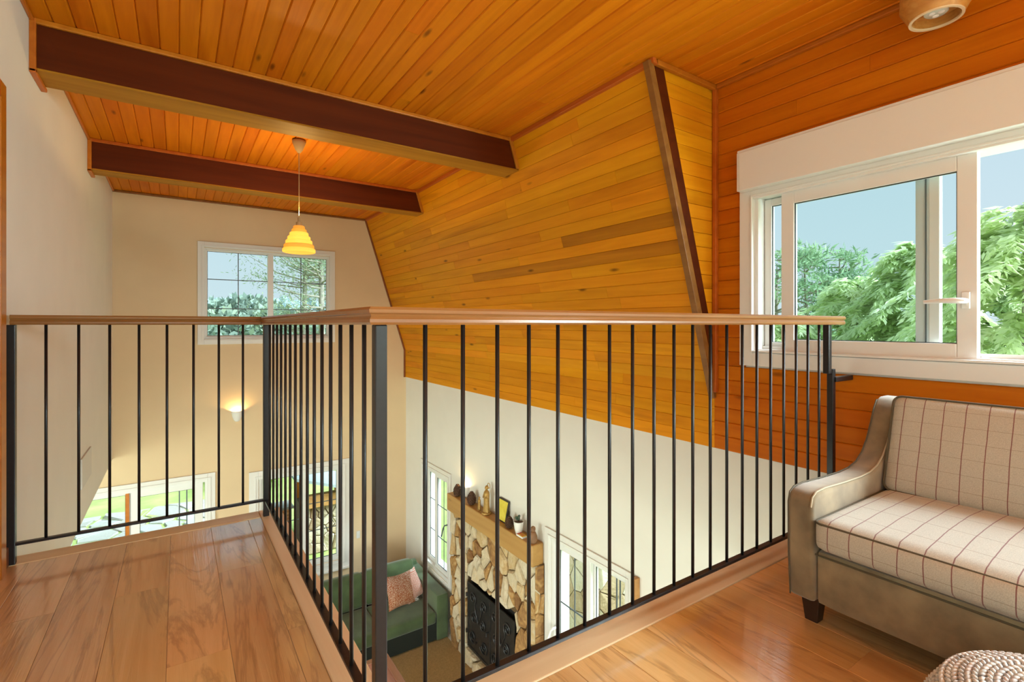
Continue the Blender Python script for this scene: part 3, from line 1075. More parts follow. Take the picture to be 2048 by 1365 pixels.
# left door casing
d1 = empty('door_1', (XL, 2.55, 0))
T(d1, 'orange wooden door casing at the left edge of the view', 'door', kind='structure')
MB().box(XL, XL + 0.022, 3.0, 3.078, 0.0, 2.155).build('casing', M['trim_wood'], d1, bevel=0.004)
MB().box(XL, XL + 0.022, 2.02, 2.10, 0.0, 2.155).build('casing', M['trim_wood'], d1, bevel=0.004)
MB().box(XL, XL + 0.022, 2.10, 3.0, 2.08, 2.155).build('casing', M['trim_wood'], d1, bevel=0.004)
MB().box(XL - 0.09, XL - 0.05, 2.10, 3.0, 0.005, 2.08).build('leaf', M['edge_wood'], d1)
bb = bx('baseboard_left', M['edge_wood'], None, XL, XL + 0.014, 3.08, 3.17, 0.0, 0.09, bevel=0.004)
T(bb, 'short brown baseboard stub beside the leftmost railing post', 'baseboard', kind='structure')

# ================================================================== RAILING
rail = empty('railing', (0.42, 1.24, 0))
T(rail, 'black steel balustrade with moulded wooden handrail around the stair opening', 'railing')
path = [(-0.63, 3.165), (0.425, 3.165), (0.425, 1.24), (2.94, 1.24)]
prof = [(-0.030, 0.0), (0.030, 0.0), (0.034, 0.006), (0.034, 0.014), (0.029, 0.022), (0.031, 0.026), (0.036, 0.030), (0.037, 0.038), (0.031, 0.045), (-0.031, 0.045), (-0.037, 0.038), (-0.036, 0.030), (-0.031, 0.026), (-0.029, 0.022), (-0.034, 0.014), (-0.034, 0.006)]


def offset_pt(i, d):
    p = Vector(path[i])
    if i == 0 or i == len(path) - 1:
        a, b = (path[0], path[1]) if i == 0 else (path[-2], path[-1])
        t = (Vector(b) - Vector(a)).normalized()
        return p + Vector((-t.y, t.x)) * d
    t1 = (p - Vector(path[i - 1])).normalized()
    t2 = (Vector(path[i + 1]) - p).normalized()
    n1, n2 = Vector((-t1.y, t1.x)), Vector((-t2.y, t2.x))
    b = (n1 + n2).normalized()
    return p + b * d / b.dot(n1)


for i in range(3):
    vs_, n = [], len(prof)
    p0, p1 = Vector(path[i]), Vector(path[i + 1])
    t = (p1 - p0).normalized()
    ang = math.atan2(t.y, t.x) - math.pi / 2
    mid = (p0 + p1) / 2
    Rm = Matrix.Rotation(ang, 4, 'Z')
    Mi = (Matrix.Translation((mid.x, mid.y, 1.1)) @ Rm).inverted()
    for j in (i, i + 1):
        for d, h in prof:
            q = offset_pt(j, d)
            vs_.append((Mi @ Vector((q.x, q.y, 1.1 + h))).to_tuple())
    fs_ = [tuple(range(n))[::-1], tuple(range(n, 2 * n))] + [(k, (k + 1) % n, n + (k + 1) % n, n + k) for k in range(n)]
    me = bpy.data.meshes.new('handrail')
    me.from_pydata(vs_, [], fs_)
    b = bmesh.new()
    b.from_mesh(me)
    bmesh.ops.recalc_face_normals(b, faces=b.faces)
    b.to_mesh(me)
    b.free()
    o = link('handrail', me, M['rail_wood'], rail)
    o.matrix_basis = Matrix.Translation(Vector((mid.x, mid.y, 1.1)) - rail.location) @ Rm


def post(x, y, z0, z1, w=0.031):
    return bx('post', M['iron'], rail, x - w / 2, x + w / 2, y - w / 2, y + w / 2, z0, z1, bevel=0.003)


post(-0.63, 3.165, 0.004, 1.1)
post(0.422, 3.160, 0.004, 1.1)
post(0.426, 1.238, 0.004, 1.1)
post(2.815, 1.24, 0.845, 1.1)
post(2.858, 1.24, 0.0, 0.868)
bx('wall_bracket', M['iron'], rail, 2.86, XR - 0.016, 1.215, 1.245, 0.80, 0.825, bevel=0.002)
for a, b in (((-0.63, 3.165), (0.422, 3.165)), ((0.425, 3.16), (0.425, 1.24)), ((0.425, 1.24), (2.858, 1.24))):
    x0, x1 = sorted((a[0], b[0]))
    y0, y1 = sorted((a[1], b[1]))
    if x1 - x0 < 0.05: x0, x1, y0, y1 = x0 - 0.013, x1 + 0.013, y0 - 0.01, y1 + 0.0
    else: y0, y1 = y0 - 0.013, y1 + 0.013
    bx('bottom_rail', M['iron'], rail, x0, x1, y0, y1, 0.088, 0.100, bevel=0.002)
bal_me = None


def baluster(x, y):
    global bal_me
    if bal_me is None:
        me = bpy.data.meshes.new('baluster')
        b = bmesh.new()
        bmesh.ops.create_cone(b, cap_ends=True, segments=12, radius1=0.0062, radius2=0.0062, depth=1.0)
        b.to_mesh(me)
        b.free()
        me.polygons.foreach_set('use_smooth', [len(p.vertices) == 4 for p in me.polygons])
        me.materials.append(M['iron'])
        bal_me = me
    o = bpy.data.objects.new('baluster', bal_me)
    COL.objects.link(o)
    o.parent = rail
    o.location = Vector((x, y, 0.6)) - rail.location


for k in range(20):
    baluster(0.552 + k * (2.726 - 0.552) / 19, 1.24)
for k in range(1, 16):
    baluster(0.425, 1.24 + k * (3.16 - 1.24) / 16)
for k in range(1, 9):
    baluster(-0.63 + k * 1.052 / 9, 3.165)


# ================================================================== LAMPS
def point(name, loc, energy, color, radius=0.05, parent=None):
    d = bpy.data.lights.new(name, 'POINT')
    d.energy = energy
    d.color = color
    d.shadow_soft_size = radius
    o = bpy.data.objects.new(name, d)
    COL.objects.link(o)
    if parent is not None:
        o.parent = parent
        o.location = Vector(loc) - origin_of(parent)
    else:
        o.location = loc
    return o


def spot(name, loc, direction, energy, color, parent, cone=178, radius=0.03):
    d = bpy.data.lights.new(name, 'SPOT')
    d.energy, d.color = energy, color
    d.spot_size, d.spot_blend, d.shadow_soft_size = math.radians(cone), 0.15, radius
    o = bpy.data.objects.new(name, d)
    COL.objects.link(o)
    o.parent = parent
    o.location = Vector(loc) - origin_of(parent)
    o.rotation_euler = Vector(direction).to_track_quat('-Z', 'Y').to_euler()
    return o


def shade_mat(glow=0.55, name='glowing_paper_shade'):
    m = bpy.data.materials.new(name)
    m.use_nodes = True
    n = m.node_tree
    n.nodes.clear()
    out = n.nodes.new('ShaderNodeOutputMaterial')
    tl = n.nodes.new('ShaderNodeBsdfTranslucent')
    tl.inputs['Color'].default_value = (0.95, 0.62, 0.16, 1)
    tp = n.nodes.new('ShaderNodeBsdfTransparent')
    tp.inputs['Color'].default_value = (1.0, 0.80, 0.45, 1)
    df = n.nodes.new('ShaderNodeBsdfDiffuse')
    df.inputs['Color'].default_value = (0.85, 0.55, 0.16, 1)
    em = n.nodes.new('ShaderNodeEmission')
    em.inputs['Color'].default_value = (1.0, 0.52, 0.07, 1)
    em.inputs['Strength'].default_value = glow
    m1 = n.nodes.new('ShaderNodeMixShader')
    m1.inputs[0].default_value = 0.45
    n.links.new(tl.outputs[0], m1.inputs[1])
    n.links.new(df.outputs[0], m1.inputs[2])
    m2 = n.nodes.new('ShaderNodeMixShader')
    m2.inputs[0].default_value = 0.05
    n.links.new(m1.outputs[0], m2.inputs[1])
    n.links.new(tp.outputs[0], m2.inputs[2])
    a = n.nodes.new('ShaderNodeAddShader')
    n.links.new(m2.outputs[0], a.inputs[0])
    n.links.new(em.outputs[0], a.inputs[1])
    n.links.new(a.outputs[0], out.inputs[0])
    return m


M['shade'] = shade_mat(0.62)
M['shade_dim'] = shade_mat(0.20, 'dim_paper_shade')
M['bulb'] = emit('lit_bulb', (1.0, 0.70, 0.28), 1.6)
M['cord'] = plain('tan_cord', (0.45, 0.30, 0.14), 0.6)
M['lamp_wood'] = wood('lamp_pine', (0.62, 0.32, 0.075), (0.46, 0.19, 0.03), (0.24, 0.085, 0.012), rough=0.4, vary=0.02, knots=0.0, grain=1.6)
M['lamp_rim'] = plain('pale_end_grain', (0.78, 0.60, 0.38), 0.5)
M['led'] = plain('frosted_led_lens', (0.62, 0.66, 0.58), 0.25)

PX, PY = 0.889, 4.689
pend = empty('pendant_lamp', (PX, PY, ZC))
T(pend, 'lit pendant lamp with tiered yellow conical shade hanging by a cord', 'lamp')
MB().lathe([(0.012, 2.615), (0.030, 2.64), (0.055, 2.70), (0.058, 2.716), (0.055, 2.72)], (PX, PY, 0), 24).build('ceiling_rose', M['cord'], pend, smooth=True)
MB().lathe([(0.0035, 2.00), (0.0035, 2.62)], (PX, PY, 0), 8).build('cord', M['cord'], pend)
MB().lathe([(0.010, 2.045), (0.010, 2.007), (0.024, 2.004), (0.026, 1.965), (0.02, 1.955)][::-1], (PX, PY, 0), 16).build('socket', M['cord'], pend, smooth=True)
tiers = [(0.048, 1.972, 1.944), (0.062, 1.944, 1.914), (0.078, 1.914, 1.880), (0.094, 1.880, 1.845), (0.110, 1.845, 1.808), (0.125, 1.808, 1.772), (0.136, 1.772, 1.736)]
for k, (rt, za, zb) in enumerate(tiers):
    pr = [(rt - 0.010, zb), (rt - 0.002, zb + 0.003), (rt, zb + 0.010), (rt - 0.001, za - 0.008), (rt - 0.008, za - 0.001), (rt - 0.018, za)]
    MB().lathe(pr, (PX, PY, 0), 40, caps=False).build('shade_tier', M['shade_dim'] if k in (0, 1, 5) else M['shade'], pend, smooth=True)
MB().ell((PX, PY, 1.86), (0.03, 0.03, 0.042)).build('bulb', M['bulb'], pend, smooth=True)
spot('pendant_uplight', (PX, PY, 2.06), (0, 0, 1), 17, (1.0, 0.66, 0.24), pend)

# wooden ceiling spot (switched off)
cl = empty('ceiling_spotlight', (2.83, 0.795, ZC))
T(cl, 'turned wooden ceiling spotlight, unlit, above the dormer window', 'lamp')
cx, cy = 2.83, 0.795
o = MB().lathe([(0.0, 2.520), (0.088, 2.520), (0.087, 2.480), (0.098, 2.478), (0.132, 2.545), (0.130, 2.60), (0.112, ZC - 0.001), (0.0, ZC - 0.001)], (cx, cy, 0), 48, caps=False).build('body', M['lamp_wood'], cl, smooth=True)
MB().lathe([(0.087, 2.482), (0.087, 2.4735), (0.098, 2.4735), (0.0985, 2.480)], (cx, cy, 0), 48, caps=False).build('rim', M['lamp_rim'], cl, smooth=True)
led = MB().lathe([(0.044, 2.519), (0.044, 2.503), (0.038, 2.498), (0.0, 2.497)], (cx, cy, 0), 32, caps=False).build('led_lens', M['led'], cl, smooth=True)
for k in range(3):
    t = 2 * math.pi * k / 3 + 0.4
    MB().ell((cx + 0.019 * math.cos(t), cy + 0.019 * math.sin(t), 2.498), (0.013, 0.013, 0.005)).build('led_chip', M['white'], led, smooth=True)


def sconce(face, pos, label):
    """half-cone plaster uplighter on a wall; face 'Y' (far wall) or 'X' (right wall)"""
    r = empty('wall_sconce', pos)
    T(r, label, 'lamp', 'plaster wall uplighters')
    prof_ = [(0.020, -0.145), (0.040, -0.125), (0.058, -0.075), (0.068, -0.02), (0.072, 0.0)]
    seg = 16
    vs_, fs_ = [], []
    for inner in (0, 1):
        for rr, h in prof_:
            rr2 = rr - 0.006 * inner
            for k in range(seg + 1):
                t = math.pi * k / seg
                a, d = rr2 * math.cos(t), rr2 * math.sin(t)
                p = (pos[0] + a, pos[1] - d, pos[2] + h) if face == 'Y' else (pos[0] - d, pos[1] + a, pos[2] + h)
                vs_.append(p)
    n_ = seg + 1
    P = len(prof_)
    for inner in (0, 1):
        for i in range(P - 1):
            for k in range(seg):
                b0 = inner * P * n_
                fs_.append((b0 + i * n_ + k, b0 + i * n_ + k + 1, b0 + (i + 1) * n_ + k + 1, b0 + (i + 1) * n_ + k))
    for k in range(seg):
        fs_.append(((P - 1) * n_ + k, (P - 1) * n_ + k + 1, (2 * P - 1) * n_ + k + 1, (2 * P - 1) * n_ + k))
        fs_.append((k, k + 1, P * n_ + k + 1, P * n_ + k))
    MB().add(vs_, fs_).build('cone', M['white'], r, smooth=True)
    dd = 0.035
    c = (pos[0], pos[1] - dd, pos[2] - 0.055) if face == 'Y' else (pos[0] - dd, pos[1], pos[2] - 0.055)
    MB().ell(c, (0.016, 0.016, 0.022), 10, 7).build('bulb', M['bulb'], r, smooth=True)
    pl = (c[0], c[1], pos[2] - 0.03)
    point('sconce_light', pl, 5.0, (1.0, 0.66, 0.28), 0.012, r)
    return r


sconce('Y', (0.667, YF - 0.001, -0.06), 'white plaster uplighter glowing on the far wall under the upper window')
sconce('X', (XR - 0.001, 5.60, -0.955), 'white plaster uplighter glowing just above the far end of the mantel')

# ================================================================== small wall fittings
o = bx('thermostat', M['vent_grey'], None, XL, XL + 0.012, 5.27, 5.80, -0.235, 0.012, bevel=0.003)
T(o, 'flat pale grey rectangular wall unit low on the left wall', 'wall unit')
o = bx('light_switch', M['switch'], None, 2.27, 2.325, YF - 0.012, YF, -2.17, -2.06, bevel=0.004)
T(o, 'small pale switch plate on the far wall above the green sofa', 'switch')
o = bx('wall_shelf_end', M['mantel'], None, XR - 0.05, XR - 0.001, 2.735, 2.775, -1.55, -0.925, bevel=0.004)
T(o, 'narrow light wooden board fixed upright beside the near garden door', 'board')


# ================================================================== UPPER SOFA
def plaid_mat():
    m, n, b = new_mat('plaid_wool')
    L = n.links
    tc = n.nodes.new('ShaderNodeTexCoord')
    sp = n.nodes.new('ShaderNodeSeparateXYZ')
    L.new(tc.outputs['Object'], sp.inputs[0])

    def math_(op, a, bval=None, cval=None):
        q = n.nodes.new('ShaderNodeMath')
        q.operation = op
        if isinstance(a, (int, float)): q.inputs[0].default_value = a
        else: L.new(a, q.inputs[0])
        if bval is not None:
            if isinstance(bval, (int, float)): q.inputs[1].default_value = bval
            else: L.new(bval, q.inputs[1])
        if cval is not None: q.inputs[2].default_value = cval
        return q.outputs[0]

    def lines(src, period, width, phase=0.0):
        a = math_('ADD', src, phase)
        a = math_('DIVIDE', a, period)
        a = math_('FRACT', a)
        a = math_('SUBTRACT', a, 0.5)
        a = math_('ABSOLUTE', a)
        return math_('LESS_THAN', a, width / period / 2)
    ns = n.nodes.new('ShaderNodeTexNoise')
    ns.inputs['Scale'].default_value = 7
    L.new(tc.outputs['Object'], ns.inputs['Vector'])
    wob = math_('MULTIPLY_ADD', ns.outputs['Fac'], 0.008, -0.004)
    ysrc = math_('ADD', sp.outputs['Y'], wob)
    red = lines(ysrc, 0.0672, 0.0032, 0.012)
    zx = math_('MULTIPLY', sp.outputs['X'], 0.45)
    zx = math_('ADD', sp.outputs['Z'], zx)
    thin = lines(zx, 0.066, 0.0014, 0.02)
    wv = n.nodes.new('ShaderNodeTexNoise')
    wv.inputs['Scale'].default_value = 380
    wv.inputs['Detail'].default_value = 2
    L.new(tc.outputs['Object'], wv.inputs['Vector'])
    cr = n.nodes.new('ShaderNodeValToRGB')
    cr.color_ramp.elements[0].position, cr.color_ramp.elements[1].position = 0.3, 0.7
    cr.color_ramp.elements[0].color = (0.45, 0.415, 0.335, 1)
    cr.color_ramp.elements[1].color = (0.60, 0.555, 0.46, 1)
    L.new(wv.outputs['Fac'], cr.inputs['Fac'])
    m1 = n.nodes.new('ShaderNodeMix')
    m1.data_type = 'RGBA'
    tf = math_('MULTIPLY', thin, 0.65)
    L.new(tf, m1.inputs['Factor'])
    L.new(cr.outputs['Color'], m1.inputs[6])
    m1.inputs[7].default_value = (0.22, 0.15, 0.09, 1)
    m2 = n.nodes.new('ShaderNodeMix')
    m2.data_type = 'RGBA'
    rf = math_('MULTIPLY', red, 0.85)
    L.new(rf, m2.inputs['Factor'])
    L.new(m1.outputs[2], m2.inputs[6])
    m2.inputs[7].default_value = (0.20, 0.055, 0.055, 1)
    L.new(m2.outputs[2], b.inputs['Base Color'])
    b.inputs['Roughness'].default_value = 0.9
    b.inputs['Specular IOR Level'].default_value = 0.2
    b.inputs['Sheen Weight'].default_value = 0.25
    bp = n.nodes.new('ShaderNodeBump')
    bp.inputs['Strength'].default_value = 0.25
    bp.inputs['Distance'].default_value = 0.003
    L.new(wv.outputs['Fac'], bp.inputs['Height'])
    L.new(bp.outputs['Normal'], b.inputs['Normal'])
    return m


M['plaid'] = plaid_mat()
M['piping'] = plain('dark_olive_piping', (0.10, 0.08, 0.045), 0.7)
M['piping_light'] = plain('pale_piping', (0.50, 0.43, 0.30), 0.8)

SY0, SY1 = -0.62, 0.975        # sofa ends (near, far)
SX0, SX1 = 1.905, 2.80         # front, back
AW = 0.092
sofa = empty('sofa', (2.3, 0.2, 0))
T(sofa, 'taupe velvet two-seat sofa with beige plaid cushions under the dormer window', 'sofa')
arm_prof = [(1.908, 0.092), (1.896, 0.25), (1.894, 0.44), (1.905, 0.474), (1.935, 0.489), (2.00, 0.492), (2.15, 0.485), (2.30, 0.482), (2.39, 0.487), (2.46, 0.503), (2.52, 0.537), (2.57, 0.590), (2.61, 0.655), (2.645, 0.72), (2.675, 0.755), (2.715, 0.768), (2.79, 0.768), (2.80, 0.70), (2.80, 0.092)]


def sofa_arm(y0, y1):
    m = MB().prism([(x, y0, z) for x, z in arm_prof], (0, y1 - y0, 0))
    a = m.build('arm', M['velvet'], sofa, smooth=True, bevel=0.016, segs=3, angle=60)
    yi = y0 if y1 > 0.5 else y1
    s_ = 1 if y1 > 0.5 else -1
    MB().tube([(x + (0.0), yi + s_ * 0.006, z + 0.001) for x, z in arm_prof[2:15]], 0.0035, 6).build('piping', M['piping_light'], a, smooth=True)
    yo = y1 if y1 > 0.5 else y0
    MB().tube([(x, yo - s_ * 0.006, z + 0.001) for x, z in arm_prof[0:15]], 0.003, 6).build('piping', M['piping'], a, smooth=True)
    return a


sofa_arm(SY1 - AW, SY1)
sofa_arm(SY0, SY0 + AW)
ya, yb = SY0 + AW + 0.002, SY1 - AW - 0.002
# base / front rail
base = MB().add(*rounded_box(((SX0 + 2.76) / 2 + 0.005, (ya + yb) / 2, 0.19), ((2.76 - SX0) / 2, (yb - ya) / 2, 0.10), 0.02, n=(10, 12, 6))).build('base', M['velvet'], sofa, smooth=True)
MB().tube([(SX0 + 0.003, ya, 0.272), (SX0 + 0.003, yb, 0.272)], 0.003, 6).build('piping', M['piping'], base, smooth=True)
# back frame
MB().add(*rounded_box((2.73, (ya + yb) / 2, 0.43), (0.07, (yb - ya) / 2, 0.325), 0.03, n=(6, 12, 8))).build('backrest', M['velvet'], sofa, smooth=True)
# seat cushion
sc = MB().add(*rounded_box((2.215, (ya + yb) / 2, 0.352), (0.335, (yb - ya) / 2 - 0.004, 0.056), 0.03, puff=(0.012, 0, 0.026), n=(16, 24, 8))).build('seat_cushion', M['plaid'], sofa, smooth=True)
xf, xb = 1.886, 2.54


def loop_piping(parent, xf, xb, z, ya, yb, r=0.0045):
    pts = []
    R = 0.03
    cs = [(xf + R, yb - R, math.pi / 2, math.pi), (xf + R, ya + R, math.pi, 1.5 * math.pi), (xb - R, ya + R, 1.5 * math.pi, 2 * math.pi), (xb - R, yb - R, 0, math.pi / 2)]
    for cx_, cy_, t0, t1 in cs:
        for k in range(6):
            t = t0 + (t1 - t0) * k / 5
            pts.append((cx_ + R * math.cos(t), cy_ + R * math.sin(t), z))
    return MB().tube(pts, r, 6, closed=True).build('piping', M['piping'], parent, smooth=True)


loop_piping(sc, xf, xb, 0.394, ya + 0.004, yb - 0.004)
# back cushion, leaning
lean = Matrix.Rotation(math.radians(17), 3, 'Y')
bcx, bcz = 2.578, 0.585
bc = MB().add(*rounded_box((bcx, (ya + yb) / 2 + 0.005, bcz), (0.062, (yb - ya) / 2 - 0.012, 0.205), 0.035, puff=(0.03, 0.004, 0.006), n=(8, 24, 14), rot=lean)).build('back_cushion', M['plaid'], sofa, smooth=True)
pts = []
hh, wy = 0.2, (yb - ya) / 2 - 0.014
for (a, z, t0, t1) in ((1, 1, 0, 90), (-1, 1, 90, 180), (-1, -1, 180, 270), (1, -1, 270, 360)):
    for k in range(6):
        t = math.radians(t0 + (t1 - t0) * k / 5)
        q = lean @ Vector((-0.050, a * (wy - 0.03) + 0.03 * math.cos(t), z * (hh - 0.03) + 0.03 * math.sin(t)))
        pts.append((bcx + q.x, (ya + yb) / 2 + 0.005 + q.y, bcz + q.z))
MB().tube(pts, 0.0045, 6, closed=True).build('piping', M['piping'], bc, smooth=True)


def tapered_leg(parent, x, y, mat, z0, z1, r0, r1):
    m = MB()
    v = [(x - r0, y - r0, z0), (x + r0, y - r0, z0), (x + r0, y + r0, z0), (x - r0, y + r0, z0), (x - r1, y - r1, z1), (x + r1, y - r1, z1), (x + r1, y + r1, z1), (x - r1, y + r1, z1)]
    m.add(v, [(3, 2, 1, 0), (4, 5, 6, 7), (0, 1, 5, 4), (1, 2, 6, 5), (2, 3, 7, 6), (3, 0, 4, 7)])
    return m.build('leg', mat, parent, bevel=0.003)


for x_, y_ in ((1.972, 0.915), (1.972, SY0 + 0.06), (2.74, 0.915), (2.74, SY0 + 0.06)):
    tapered_leg(sofa, x_, y_, M['dark_leg'], 0.0, 0.10, 0.022, 0.032)


# ================================================================== KNITTED POUF
def knit_mat():
    m, n, b = new_mat('mixed_grey_yarn')
    L = n.links
    tc = n.nodes.new('ShaderNodeTexCoord')
    t = n.nodes.new('ShaderNodeTexNoise')
    t.inputs['Scale'].default_value = 26
    t.inputs['Detail'].default_value = 3
    L.new(tc.outputs['Object'], t.inputs['Vector'])
    r = n.nodes.new('ShaderNodeValToRGB')
    for _ in range(2): r.color_ramp.elements.new(0.5)
    for i, (p, c) in enumerate([(0.32, (0.30, 0.29, 0.28)), (0.45, (0.76, 0.72, 0.66)), (0.56, (0.56, 0.54, 0.52)), (0.70, (0.70, 0.60, 0.56))]):
        r.color_ramp.elements[i].position = p
        r.color_ramp.elements[i].color = (*c, 1)
    L.new(t.outputs['Fac'], r.inputs['Fac'])
    L.new(r.outputs['Color'], b.inputs['Base Color'])
    b.inputs['Roughness'].default_value = 0.95
    b.inputs['Specular IOR Level'].default_value = 0.1
    return m


M['knit'] = knit_mat()
PCX, PCY, PR, PH = 1.55, 0.175, 0.285, 0.31
pouf = empty('knitted_pouf', (PCX, PCY, 0))
T(pouf, 'round grey and cream knitted pouf in front of the sofa', 'pouf')
pf = [(r * 0.945, z * 0.92 if z > 0.01 else z) for r, z in [(0.0, 0.004), (0.20, 0.004), (0.26, 0.03), (0.292, 0.10), (0.30, 0.17), (0.29, 0.24), (0.255, 0.30), (0.20, 0.325), (0.10, 0.338), (0.0, 0.34)]]
MB().lathe([(max(r - 0.008, 0.0), z * 0.975 + 0.003) for r, z in pf], (PCX, PCY, 0), 48, caps=False).build('body', M['knit'], pouf, smooth=True)
# stitches: small slanted ellipsoids in rows over the profile
arc = [0]
for a, b in zip(pf[:-1], pf[1:]): arc.append(arc[-1] + math.hypot(b[0] - a[0], b[1] - a[1]))


def on_profile(sv):
    for i in range(len(pf) - 1):
        if sv <= arc[i + 1]:
            t = (sv - arc[i]) / (arc[i + 1] - arc[i])
            r = pf[i][0] + t * (pf[i + 1][0] - pf[i][0])
            z = pf[i][1] + t * (pf[i + 1][1] - pf[i][1])
            return r, z, (pf[i + 1][0] - pf[i][0], pf[i + 1][1] - pf[i][1])
    return pf[-1][0], pf[-1][1], (-1, 0)


ico_me = bmesh.new()
bmesh.ops.create_icosphere(ico_me, subdivisions=1, radius=1)
ico_v = np.array([v.co[:] for v in ico_me.verts])
ico_f = np.array([[v.index for v in f.verts] for f in ico_me.faces])
ico_me.free()
SV, SF = [], []
cnt = 0
sv = 0.24
row = 0
while sv < arc[-1] - 0.02:
    r, z, tg = on_profile(sv)
    tl = math.hypot(*tg)
    tr_, tz_ = tg[0] / tl, tg[1] / tl
    ns_ = max(6, int(2 * math.pi * r / 0.0165))
    for k in range(ns_):
        th = 2 * math.pi * (k + 0.5 * (row % 2)) / ns_
        er = Vector((math.cos(th), math.sin(th), 0))
        et = Vector((-math.sin(th), math.cos(th), 0))
        up = er * tr_ + Vector((0, 0, tz_))
        nn = et.cross(up)
        c = er * r + Vector((0, 0, z))
        sl = 0.6 if row % 2 else -0.6
        a1 = (et + up * sl).normalized() * 0.0115
        a2 = nn.cross(a1).normalized() * 0.0058
        a3 = nn * 0.0062
        Bm = np.array([a1[:], a2[:], a3[:]])
        SV.append(ico_v @ Bm + np.array(c[:]))
        SF.append(ico_f + cnt)
        cnt += len(ico_v)
    sv += 0.0125
    row += 1
me = bpy.data.meshes.new('stitches')
V_ = np.vstack(SV)
F_ = np.vstack(SF)
me.from_pydata(V_.tolist(), [], F_.tolist())
me.polygons.foreach_set('use_smooth', [True] * len(me.polygons))
o = link('stitches', me, M['knit'], pouf)
o['kind'] = 'stuff'

# ================================================================== LOWER ROOM: green sofa
gs = empty('corner_sofa', (2.1, 6.6, LZ))
T(gs, 'dark green velvet sofa in the far corner of the room below', 'sofa')
SE = -2.69
gx0, gx1 = 1.20, 3.005
MB().add(*rounded_box(((gx0 + gx1) / 2, 6.50, LZ + 0.17), ((gx1 - gx0) / 2 - 0.01, 0.49, 0.145), 0.015, n=(8, 8, 4))).build('base', M['green_dark'], gs, smooth=True)
for xa_, xb_ in ((2.835, 3.005), (1.20, 1.37)):
    MB().add(*rounded_box(((xa_ + xb_) / 2, 6.54, (LZ + 0.02 - 2.475) / 2), ((xb_ - xa_) / 2, 0.545, (-2.475 - LZ - 0.02) / 2), 0.02, n=(6, 10, 6))).build('arm', M['green_velvet'], gs, smooth=True)
for xa_, xb_ in ((2.105, 2.832), (1.373, 2.10)):
    c = MB().add(*rounded_box(((xa_ + xb_) / 2, 6.33, SE - 0.075), ((xb_ - xa_) / 2, 0.335, 0.075), 0.03, puff=(0, 0.01, 0.015), n=(12, 12, 6))).build('seat_cushion', M['green_velvet'], gs, smooth=True)
    bk = Matrix.Rotation(math.radians(-16), 3, 'X')
    c = MB().add(*rounded_box(((xa_ + xb_) / 2, 6.79, SE + 0.185), ((xb_ - xa_) / 2 - 0.004, 0.095, 0.215), 0.05, puff=(0, 0.035, 0.01), n=(14, 8, 12), rot=bk)).build('back_cushion', M['green_velvet'], gs, smooth=True)
MB().add(*rounded_box(((gx0 + gx1) / 2, 7.02, -2.74), ((gx1 - gx0) / 2 - 0.03, 0.06, 0.33), 0.03, n=(8, 4, 8))).build('backrest', M['green_velvet'], gs, smooth=True)
for x_ in (1.28, 2.92):
    for y_ in (6.06, 7.0):
        tapered_leg(gs, x_, y_, M['dark_leg'], LZ, LZ + 0.03, 0.02, 0.025)


